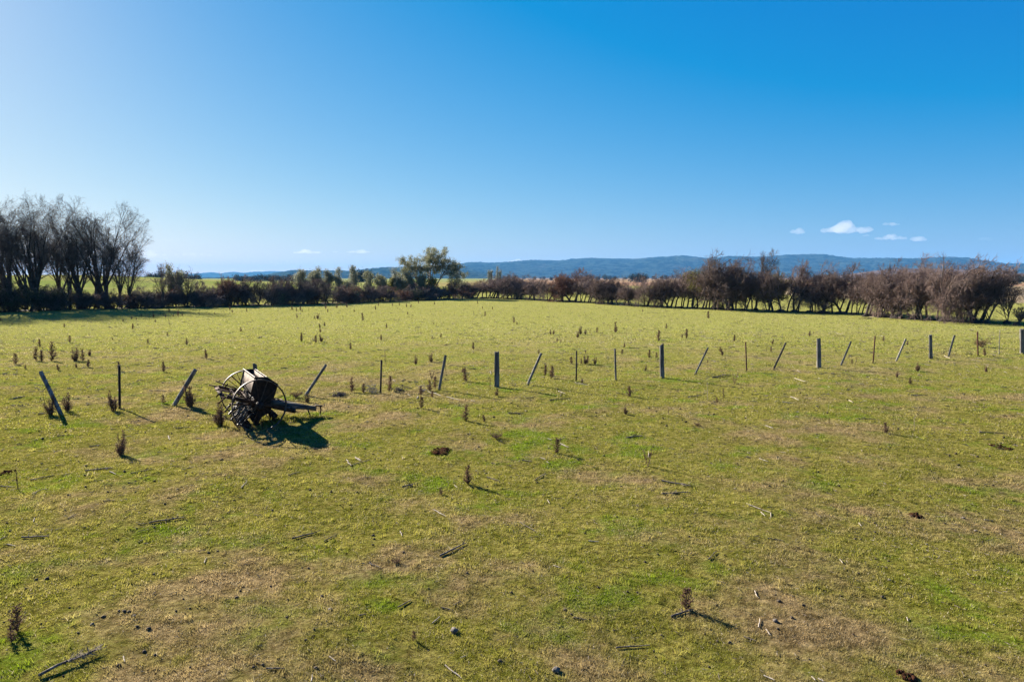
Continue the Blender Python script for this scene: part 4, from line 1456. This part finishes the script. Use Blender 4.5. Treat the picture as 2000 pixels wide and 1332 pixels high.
BIG = [  # the weeds one would point at first
    (1340, 1190, 1153, 'a', 'fuzzy tan weed with a long shadow in the lower right foreground', 'the fuzzy tan weed lower right'),
    (35, 1233, 1190, 'a', 'dark ragged weed near the lower left corner, taller of two', 'the dark weeds at lower left'),
    (23, 1254, 1227, 'a', 'shorter dark weed beside the ragged one near the lower left corner', None),
    (35, 956, 921, 'c', 'slender dark weed near the left frame edge above a dark soil patch', 'the slender weed at the left edge'),
    (237, 889, 846, 'b', 'tall bushy brown weed standing alone in front of the leftmost black picket', 'the tall bushy weed left of the drill'),
    (430, 832, 790, 'b', 'wide bushy weed beside the left wheel of the seed drill', 'the bushy weed at the drill wheel'),
    (913, 946, 914, 'a', 'round topped brown weed with a dark shadow in the middle foreground', 'the round topped weed in the middle'),
    (1088, 885, 861, 'a', 'upright brown weed beside a white stick in the middle of the paddock', 'the upright weed by a white stick'),
    (1266, 911, 881, 'v', 'leaning weed with a pale broken top, right of the middle', 'the weed with pale broken top'),
    (970, 857, 843, 'l', 'low dark clump weed behind the round topped weed', 'the low dark clump'),
    (909, 822, 796, 'a', 'upright brown weed in front of the post beside bleached branches', 'the upright weed in front of the posts'),
    (1222, 809, 794, 'b', 'small wiry weed in front of the thin upright post', 'the wiry weed'),
    (1306, 809, 796, 'c', 'small upright weed in front of the slant topped thick post', None),
    (1434, 751, 731, 'v', 'tan V shaped weed near the slim post with soil at its foot', 'the tan V shaped weed'),
    (1362, 832, 824, 'l', 'low flat dead clump in the middle right of the paddock', 'the flat dead clump'),
    (1412, 782, 760, 'c', 'thin brown weed right of a pale stalk in front of the slim posts', None),
    (1382, 782, 750, 'p', 'tall pale bare stalk in front of the slant topped post', None),
    (1616, 806, 790, 'p', 'thin pale stalk in the right of the paddock, left of two', None),
    (1785, 842, 816, 'p', 'thin pale stalk in the right of the paddock, right of two', 'the right pale stalk'),
    (1730, 846, 829, 'a', 'small rusty brown weed just left of the right pale stalk', None),
    (1620, 828, 816, 'c', 'faint dry weed below the left pale stalk', None),
    (1792, 725, 709, 'b', 'dark wiry weed in front of the splintered thick post', None),
    (1926, 727, 714, 'b', 'wiry brown weed in front of the rightmost rusty picket', None),
    (1917, 678, 661, 'l', 'dry bush behind the rusty picket at the right', None),
    (1923, 695, 683, 'a', 'dark weed at the foot of the rightmost rusty picket', None),
    (372, 794, 750, 'b', 'wiry brown weed growing at the right leaning post left of the drill', None),
    (222, 803, 765, 'b', 'bushy brown weed at the foot of the leftmost black picket', None),
    (100, 811, 776, 'b', 'bushy brown weed behind the post tipped left', None),
    (131, 803, 770, 'b', 'brown weed just right of the post tipped left', None),
    (579, 777, 762, 'l', 'tumbled dark weed left of the leaning post right of the drill', None),
    (600, 786, 769, 'b', 'brown weed at the foot of the leaning post right of the drill', None),
    (843, 742, 725, 'v', 'tangled forked weed just left of the post beside bleached branches', None),
    (1011, 1124, 1112, 'p', 'small grey broken stub in the lower middle foreground', 'the grey stub'),
]
for (x, y, ty, k, lab, ph) in BIG:
    weed(x, y, ty, k, lab)
    if ph:
        mark(x, y, ph)
mark(200, 645, 'the loose weed cluster at far left'); mark(1140, 648, 'the weed cluster at mid distance'); mark(330, 615, 'the weeds below the small bare trees')
mark(740, 605, 'the tall single weed below the gums'); mark(1010, 630, 'the far centre weed pair'); mark(1535, 620, 'the lone far weed below the hedge'); mark(950, 600, 'the crest of the paddock')
mark(1150, 700, 'the mid fence weed row'); mark(580, 605, 'the left hedge weed row'); mark(500, 1150, 'the lower left of the photo'); mark(760, 1260, 'the bottom centre of the photo')
mark(1700, 1150, 'the reddish worn patch at lower right'); mark(1750, 950, 'the worn patch at middle right'); mark(1480, 1000, 'the long white stick'); mark(300, 1000, 'the bright green patch at left')
mark(700, 970, 'the bright green patch in the middle'); mark(1120, 1040, 'the open turf in the middle foreground'); mark(1940, 1010, 'the worn turf at the right edge')

Aw = '123,525,455 260,380,340 308,390,340 545,355,310 283,498,408 330,505,435 402,500,378 590,500,408 648,500,425 700,460,410 595,552,515 690,548,500 198,562,535 457,575,535 935,580,520 1280,588,520 1275,830,775 1610,482,425 1457,375,330 1155,362,335 880,340,322 1305,305,280 1328,230,178 1040,252,215 932,252,238 950,215,205 962,192,175 1027,175,155 1067,178,165 1213,200,182 503,238,212 640,248,228 657,232,218 195,170,150 1200,160,125 1105,152,135 1295,160,138 1253,138,125 1275,145,130 1355,152,138 1393,148,108 1425,148,128 1490,148,125 1557,140,110 1632,135,125 1677,135,122 1795,105,78 1850,122,110 1927,118,95 1750,122,110 1883,272,240 1130,260,245 20,205,170 5,188,165 125,920,880 1320,122,95 1815,125,105 790,360,350 740,495,455p'
Bw = '42,105,75 55,112,85 75,112,88 107,108,80 122,118,100 172,110,78 80,168,140 220,170,150 243,172,128 297,228,203 260,242,215 263,280,245 300,250,235 115,350,292 228,358,310 270,352,297 190,385,355 375,392,340p 498,410,365 355,490,440p 305,95,65 320,120,98 390,88,55 470,85,55 450,80,62 527,118,100 693,100,75 595,185,135 780,245,215 736,340,303 770,502,418 1010,528,462 1125,508,445 945,138,120 935,80,55 970,82,60 867,95,85 825,72,52 880,68,50 1030,52,32 1155,62,42 1225,70,45 1048,285,258 1170,228,200 1148,215,200 1205,318,292 1135,325,310 855,408,385 1240,575,510 1375,590,560 1402,662,572 1460,410,365 1463,145,112 1550,152,120 1530,92,78 1608,98,80 1622,208,180 1492,55,35 1776,205,168 1798,218,198 1870,228,205 1878,305,270 510,745,645 600,750,690 800,735,635 1120,735,660 1160,710,635 1048,765,705 1140,785,740 1053,868,790 1543,975,930 1590,722,640 1640,775,720 1970,445,415 545,50,40 640,72,58 715,70,50'
Cw = '302,292,260 325,295,265 513,318,270 533,292,232 573,292,252 610,290,255v 665,282,245 767,258,220 808,278,208 782,312,270 895,308,268 706,298,272 428,305,288 370,320,308 353,350,325 383,352,335 410,352,332 1142,345,275 1205,248,215 1330,320,298 1360,322,262 1535,170,120 1592,190,180 1737,348,305 1945,343,285 1625,430,398 1643,458,415 1070,478,425 1130,475,440 860,448,415 878,395,368 575,440,420 210,448,415 465,522,475 545,522,488 573,525,465 592,522,470 650,527,465 262,612,545 312,635,555 1045,575,535 1527,515,495 548,675,635 920,775,710 832,842,800 238,95,68 1200,115,95 1020,115,98 903,132,122 1040,172,165 575,145,138 1600,825,790'
Dw = '112,355,325 65,412,375 97,412,380 387,297,262 420,275,262 945,333,300 1123,362,335 577,450,428 650,385,370 707,503,475 733,510,460 1046,603,555 1142,653,610'
Fw = '635,160,130 597,300,265 350,675,640l 450,1100,1065'
seen = []
for s, ox, oy, k in ((Aw, 0, 580, 4.0), (Bw, 560, 580, 4.0), (Cw, 1000, 580, 4.0), (Dw, 1480, 580, 3.846), (Fw, 650, 860, 2.821)):
    for it in s.split():
        kind = it[-1] if it[-1].isalpha() else None
        x, y, ty = (float(v) for v in (it[:-1] if kind else it).split(','))
        x, y, ty = ox + x / k, oy + y / k, oy + ty / k
        if any(abs(x - a) < 3 and abs(y - b_) < 3 for a, b_ in seen):
            continue
        seen.append((x, y))
        kind = kind or rnd.choice('aaaacb' if y - ty > 9 else 'aaac')
        o = weed(x, y, ty, kind)
        look = {'a': 'upright dead brown weed', 'b': 'bushy dead brown weed', 'c': 'thin dead brown stalk', 'v': 'forked dead weed', 'l': 'low dead clump', 'p': 'thin pale dead stalk'}[kind]
        later(o, x, y, look, 'weed', 'dead brown weeds in the paddock')


# heaps of dead brush along the fence
def brush(px, py, wpx, hpx, seed, label, mat, n=70):
    rng = np.random.default_rng(seed)
    p = at(px, py)
    m = mpp(p)
    W, H = wpx * m * .5, hpx * m
    mb = MB()
    c = np.stack([rng.normal(0, W * .45, n), rng.normal(0, W * .25, n), rng.uniform(.02, 1, n) ** 1.6 * H * .6], 1)
    d = unit(rng.normal(size=(n, 3)) * np.array((1, .7, .45))) * rng.uniform(.10, .42, n)[:, None] * min(1.2, W)
    a, b_ = c - d, c + d
    a[:, 2] = np.clip(a[:, 2], .01, H); b_[:, 2] = np.clip(b_[:, 2], .01, H)
    mb.prisms(a, b_, rng.uniform(.006, .016, n), .005, 4)
    o = mb.build('brush_heap', mat)
    o.location = p
    return tag(o, label, 'brush heap', 'heaps of dead brush on the fence line')
brush(664, 773, 38, 12, 1, 'dark flattened brush heap left of the black picket', MAT['stick_dark'], 90)
brush(725, 767, 32, 26, 2, 'pale twiggy brush heap at the left foot of the black picket', MAT['stick'], 60)
brush(780, 763, 30, 18, 3, 'brush heap with thin curved twigs right of the black picket', MAT['stick_dark'], 60)
brush(827, 764, 22, 20, 4, 'bleached branches lying against weeds left of the leaning post', MAT['stick'], 22)
brush(1740, 618, 20, 8, 5, 'dead brush pile under the right hedge', MAT['stick_dark'], 50)
brush(1690, 623, 30, 6, 6, 'broken branches in front of the right hedge', MAT['stick_dark'], 40)
brush(1620, 612, 22, 8, 7, 'dead brush at the foot of the thin tree in the hedge gap', MAT['stick_dark'], 50)

# ---------------------------------------------------------------- fallen sticks
Es = '470,172,620,155b 605,175,640,190w 720,185,845,160d 165,222,300,195d 180,300,230,275d 1000,165,1065,150d 0,255,85,260d 1910,110,1935,145w 1955,100,1985,115w 1330,265,1362,228w 1590,195,1655,175d 820,458,1020,430b 760,465,818,458d 375,432,420,412d 120,540,270,533b 35,575,85,585w 185,450,190,430w 760,565,805,543d 1610,545,1750,510b 1785,560,1860,518d 1125,680,1138,650w 680,1195,688,1225w 1815,1195,1850,1220w 1470,1262,1570,1260d 1715,1332,1722,1295w 555,337,635,335d 0,550,40,532d'
Fs = '100,142,205,110d 850,205,920,230d 1115,222,1175,182d 385,258,465,242b 670,250,685,262w 555,385,625,422w 1030,455,1120,508d 595,640,735,572b 372,503,382,530w 1182,330,1195,350w 200,682,270,708d 1215,692,1255,705w 360,925,430,882d 600,925,662,940d 665,912,705,890d 550,1010,590,975w 1325,980,1400,993d 145,968,185,962d 1560,1148,1745,1132d 620,1242,715,1325w 705,1202,735,1190w 1810,228,1970,255b 1812,298,1970,290b 1255,20,1298,42w 1145,98,1170,108w 1180,120,1192,130w 1040,112,1110,122d 1410,557,1465,562w 1865,975,1975,940b'
Gs = '445,352,578,402w 525,397,548,420w 578,402,580,430w 515,103,565,120w 1065,458,1080,475w 560,543,645,555d 235,660,280,615d 960,660,978,680w 490,832,505,868w 512,1035,518,985w 430,1085,500,1110d 555,1045,575,1075w 1330,980,1335,1000w 1755,440,1805,445w 805,1305,825,1325w 840,1315,870,1332w 540,1300,600,1325w'
Bs = '1100,745,1210,775w 1250,785,1355,812w 1440,812,1470,820w 1018,800,1028,775w 945,765,962,775w 535,1255,580,1280w 1730,912,1850,912d 1590,585,1600,605w 1325,545,1400,548d 825,650,850,662w 900,660,925,645d 1030,198,1080,198d 1190,512,1250,505d'
Cs = '490,672,590,692w 360,738,415,758w 370,778,400,750d 110,795,180,785d 290,810,455,795d 1370,785,1480,772d 1565,632,1700,612b 375,1150,435,1178w 280,1110,310,1120w 890,1105,1010,1090b 1065,1255,1068,1205w 725,310,775,312w 1070,372,1105,380w 340,435,385,437w 915,400,1000,402d 1500,320,1540,325w'
Ds = '275,615,355,638w 250,755,310,778w 185,793,270,802w 685,780,715,795w 55,970,118,990w 740,918,885,925d 1150,742,1280,742d 1665,1022,1860,1028d 590,275,625,282w 915,293,945,297w 840,150,885,155w 1400,448,1445,465w 340,408,380,410w 295,555,320,568w 815,605,840,607w 250,382,325,387w'
As = '105,800,195,780b 85,850,130,845d 525,718,570,718d 445,1092,515,1082d 300,920,360,910d 695,1172,790,1160d 1372,1030,1475,1018d 1170,735,1300,738d 1315,1090,1325,1120w 1190,580,1240,575d 1480,432,1590,405d 1190,485,1295,465d 1395,515,1480,505d 1050,530,1115,530d'
nst = 0
for s, ox, oy, k in ((Es, 0, 860, 2.821), (Fs, 650, 860, 2.821), (Gs, 1300, 860, 2.821), (Bs, 560, 580, 4.0), (Cs, 1000, 580, 4.0), (Ds, 1480, 580, 3.846), (As, 0, 580, 4.0)):
    for it in s.split():
        kd = it[-1]
        x0, y0, x1, y1 = (float(v) for v in it[:-1].split(','))
        x0, x1, y0, y1 = ox + x0 / k, ox + x1 / k, oy + y0 / k, oy + y1 / k
        a, b_ = at(x0, y0), at(x1, y1)
        rg = np.random.default_rng(900 + nst)
        nst += 1
        ln = float(np.linalg.norm(b_ - a))
        if ln > 2.2:
            mid = (a + b_) / 2; a = mid + (a - mid) * 2.2 / ln; b_ = mid + (b_ - mid) * 2.2 / ln; ln = 2.2
        m = mpp(a)
        r = {'w': .0085, 'd': .0095, 'b': .015}[kd] * min(1.5, max(.8, m * F / 14))
        N = 5
        pts = [a + (b_ - a) * t for t in np.linspace(0, 1, N)]
        pts = [np.array((q[0], q[1], float(terrain(q[0], q[1])) + r * .8 + .006)) + np.array((*rg.normal(0, ln * .012, 2), abs(rg.normal(0, ln * .012)))) for q in pts]
        c0 = np.mean(pts, 0)
        mb = MB()
        mb.tube([q - c0 for q in pts], [r * 1.15, r * rg.uniform(.85, 1.1), r, r * .8, r * .55], 6)
        if kd == 'b' or rg.uniform() < .25:
            for q in range(5 if kd == 'b' else 1):
                t = rg.uniform(.2, .95)
                s0 = pts[0] + (pts[-1] - pts[0]) * t - c0
                dd = unit((b_ - a) * rg.uniform(.2, .9) / ln + rg.normal(0, .5, 3)); dd[2] = abs(dd[2]) * .5
                mb.tube([s0, s0 + dd * ln * .12, s0 + dd * ln * rg.uniform(.18, .3)], [r * .5, r * .4, r * .2], 4)
        o = mb.build('fallen_stick', MAT['stick'] if kd == 'w' else MAT['stick_dark'])
        o.location = c0
        look = {'w': 'bleached stick lying', 'd': 'dark stick lying', 'b': 'rough dark branch lying'}[kd]
        later(o, (x0 + x1) / 2, (y0 + y1) / 2, look, 'stick', 'sticks fallen on the turf')
# the long feathery dead branch near the lower left corner
a, b_ = at(76, 1324), at(186, 1278)
rg = np.random.default_rng(77)
mb = MB()
c0 = (a + b_) / 2
dirn = (b_ - a)
mb.tube([a - c0 + np.array((0, 0, .03)), -.2 * dirn + np.array((0, .02, .05)), .15 * dirn + np.array((0, 0, .05)), b_ - c0 + np.array((0, 0, .04))], [.016, .014, .011, .005], 7)
n = 70
t = rg.uniform(-.05, .5, n)
P0 = dirn[None] * t[:, None] + np.array((0, 0, .05))
P1 = P0 + dirn[None] * rg.uniform(.05, .22, (n, 1)) + rg.normal(0, .045, (n, 3)); P1[:, 2] = np.maximum(P1[:, 2], .02)
mb.prisms(P0, P1, .004, .002, 3)
o = mb.build('fallen_branch', MAT['stick_dark'])
o.location = c0
tag(o, 'long grey feathery dead branch near the lower left corner', 'branch')
mark(130, 1300, 'the feathery dead branch')

# ---------------------------------------------------------------- dung clods, stones and bare soil
Ed = '852,738 1150,620 1200,610 1135,465 980,270 1305,868 1325,830 655,940 685,942 710,945 740,970s 570,972 508,1015s 755,1028 820,1040 1580,975 855,1182 655,1240 1105,525 55,500 200,768 260,762 143,818 285,640 1820,932s 1775,860 1740,1255 795,1165 1025,182 1145,182 745,226 230,130 1500,388'
Fd = '1230,1270S 670,1055S 1720,670 390,618 740,732 920,1220 1280,935 1790,628 222,525 780,545 1450,255 1525,258 1360,185 1190,45 845,182 640,278 985,840'
Gd = '385,268t 1440,575t 605,998S 695,978 352,1115 285,1108 1160,655 1228,665 1640,430s 1670,740t 1045,545 1075,548 625,888 760,910 1195,865 1235,772s 1710,500s 1965,668'
nd = 0
for s, ox, oy in ((Ed, 0, 860), (Fd, 650, 860), (Gd, 1300, 860)):
    for it in s.split():
        kd = it[-1] if it[-1].isalpha() else 'd'
        x, y = (float(v) for v in it.rstrip('sStd').split(','))
        x, y = ox + x / 2.821, oy + y / 2.821
        p = at(x, y)
        rg = np.random.default_rng(1200 + nd); nd += 1
        r = {'d': .019, 's': .022, 'S': .034, 't': .020}[kd] * rg.uniform(.8, 1.25)
        mb = MB().lump((0, 0, r * .45), r * 1.2, r, r * .75, nd, 12, 8, .45, 1.8, .3)
        if kd == 'd':
            for q in range(3):
                mb.lump((rg.uniform(-1, 1) * r, rg.uniform(-1, 1) * r, r * .3), r * .5, r * .45, r * .4, nd + q * 7, 8, 6, .4, 1.8)
        o = mb.build('dung_clod' if kd == 'd' else 'stone', MAT['dung'] if kd == 'd' else MAT['stone'], smooth=True)
        o.location = (p[0], p[1], p[2] - .002)
        o.rotation_euler = (0, 0, rg.uniform(0, 6))
        later(o, x, y, {'d': 'small dark dung clod', 's': 'small grey stone', 'S': 'large grey stone', 't': 'small tan stone'}[kd], 'dung' if kd == 'd' else 'stone', 'dark dung clods on the turf' if kd == 'd' else 'stones on the turf')
for (px, py, w, lab) in ((862, 880, 34, 'red brown bare soil scrape in the middle of the paddock'), (12, 923, 22, 'dark bare soil scrape at the left frame edge'), (1770, 1321, 26, 'dark bare soil scrape near the lower right corner'),
                         (1790, 1008, 20, 'dark red soil scrape at middle right'), (1955, 874, 30, 'dry brown soil and stalks at the upper right turf')):
    p = at(px, py)
    m = mpp(p) * w
    mb = MB().lump((0, 0, .0), m * .5, m * .9, .014, px, 26, 8, .75, 2.6)
    for q in range(10):
        mb.lump((rnd.uniform(-.45, .45) * m, rnd.uniform(-.6, .6) * m, .012), .03, .03, .022, q + px, 7, 5, .5)
    o = mb.build('soil_scrape', MAT['soil'], smooth=True)
    o.location = p
    tag(o, lab, 'soil')

settle_labels()

# ---------------------------------------------------------------- clouds, beyond the haze
def cloud_mat(name, dens, col=(1, 1, 1), nscale=0):
    m = bpy.data.materials.new(name)
    m.use_nodes = True
    t = m.node_tree
    t.nodes.clear()
    out = t.nodes.new('ShaderNodeOutputMaterial')
    v = N_(t, 'ShaderNodeVolumePrincipled')
    v.inputs['Color'].default_value = (*col, 1)
    v.inputs['Density'].default_value = dens
    v.inputs['Anisotropy'].default_value = .2
    t.links.new(v.outputs[0], out.inputs['Volume'])
    return m


MAT['cloud'] = cloud_mat('cloud_white', .0008, (1, .945, .93))
MAT['cloud_thin'] = cloud_mat('cloud_thin', .00012, (1, .97, .96))
CD = 22000.0
CLOUDS = [(1558, 452, 30, 12, 'cloud', 'leftmost small white cloud of the right hand group'), (1652, 446, 92, 24, 'cloud', 'largest white cloud over the right end of the range'),
          (1691, 460, 13, 5, 'cloud', 'tiny white puff just below the largest cloud'), (1740, 437, 32, 9, 'cloud', 'small white cloud highest of the right hand group'),
          (1741, 464, 62, 12, 'cloud', 'flat white cloud below the highest small one'), (1793, 466, 30, 14, 'cloud', 'small slanting white cloud rightmost of the bright group'),
          (1925, 466, 30, 9, 'cloud_thin', 'faint thin cloud alone near the right frame edge'),
          (600, 492, 56, 9, 'cloud', 'longer flat white cloud left of the domed gum tree'), (655, 492, 10, 4, 'cloud', 'tiny white puff between two flat clouds'), (700, 491, 44, 8, 'cloud', 'shorter flat white cloud left of the domed gum tree'),
          (1012, 510, 40, 8, 'cloud', 'bright white cloud just showing over the wooded range'), (503, 531, 44, 9, 'cloud', 'low white cloud resting on the distant peaks'), (452, 527, 26, 6, 'cloud_thin', 'thin low cloud left of the one on the peaks'),
          (120, 486, 330, 52, 'cloud_thin', 'long pinkish white cloud bank behind the tall bare trees'), (90, 535, 420, 36, 'cloud_thin', 'lowest hazy white cloud bank behind the left hedge'),
          (360, 497, 150, 9, 'cloud_thin', 'thin streak of cloud right of the tall bare trees'), (335, 469, 70, 5, 'cloud_thin', 'small faint streak highest right of the tall bare trees'), (430, 491, 60, 4, 'cloud_thin', 'faint thin streak left of the flat white clouds')]
for k, (px, py, w, h, mt, lab) in enumerate(CLOUDS):
    c = at_depth(px, py, CD + 300 * k)
    m = c[1] / F
    W, H = w * m * .5, h * m * .5
    bm = MB()
    rg = np.random.default_rng(4000 + k)
    n = int(np.clip(w / h * 5, 7, 26))
    for q in range(n):                     # a heap of billows, fused into one body below
        u = -1 + 2 * (q + .5) / n + rg.uniform(-.12, .12)
        e = max(.12, 1 - u * u) ** .7
        hump = (.45 + .55 * (.5 + .5 * math.sin(u * 5 + k * 2.1))) * e
        r = H * rg.uniform(.55, .9) * (.5 + .5 * hump)
        bm.lump((u * (W - r), rg.uniform(-.3, .3) * W * .4, H * (-.45 + rg.uniform(.0, .9) * hump)), r * rg.uniform(1.3, 2.2), r * 1.3, r, q + k * 13, 14, 9, .5, 1.4, .25)
    o = bm.build('cloud', MAT[mt], smooth=True)
    md = o.modifiers.new('fuse', 'REMESH')
    md.mode = 'VOXEL'
    md.voxel_size = H * .11
    md.use_smooth_shade = True
    o.location = c
    tag(o, lab, 'cloud', 'small clouds low in the sky')

# ---------------------------------------------------------------- haze: one closed box of even air
HAZE_D = 6.0e-5
me = MB().box((-15500, -15500, -9), (15500, 15500, 305)).mesh('haze')
hm = bpy.data.materials.new('haze_air')
hm.use_nodes = True
t = hm.node_tree
t.nodes.clear()
out = t.nodes.new('ShaderNodeOutputMaterial')
v = N_(t, 'ShaderNodeVolumePrincipled')
v.inputs['Color'].default_value = (.11, .365, .77, 1)
v.inputs['Density'].default_value = HAZE_D
v.inputs['Anisotropy'].default_value = 0.0
t.links.new(v.outputs[0], out.inputs['Volume'])
o = link_mesh('haze', me, hm)
tag(o, label='thin blue haze in the air over the plain', kind='stuff')
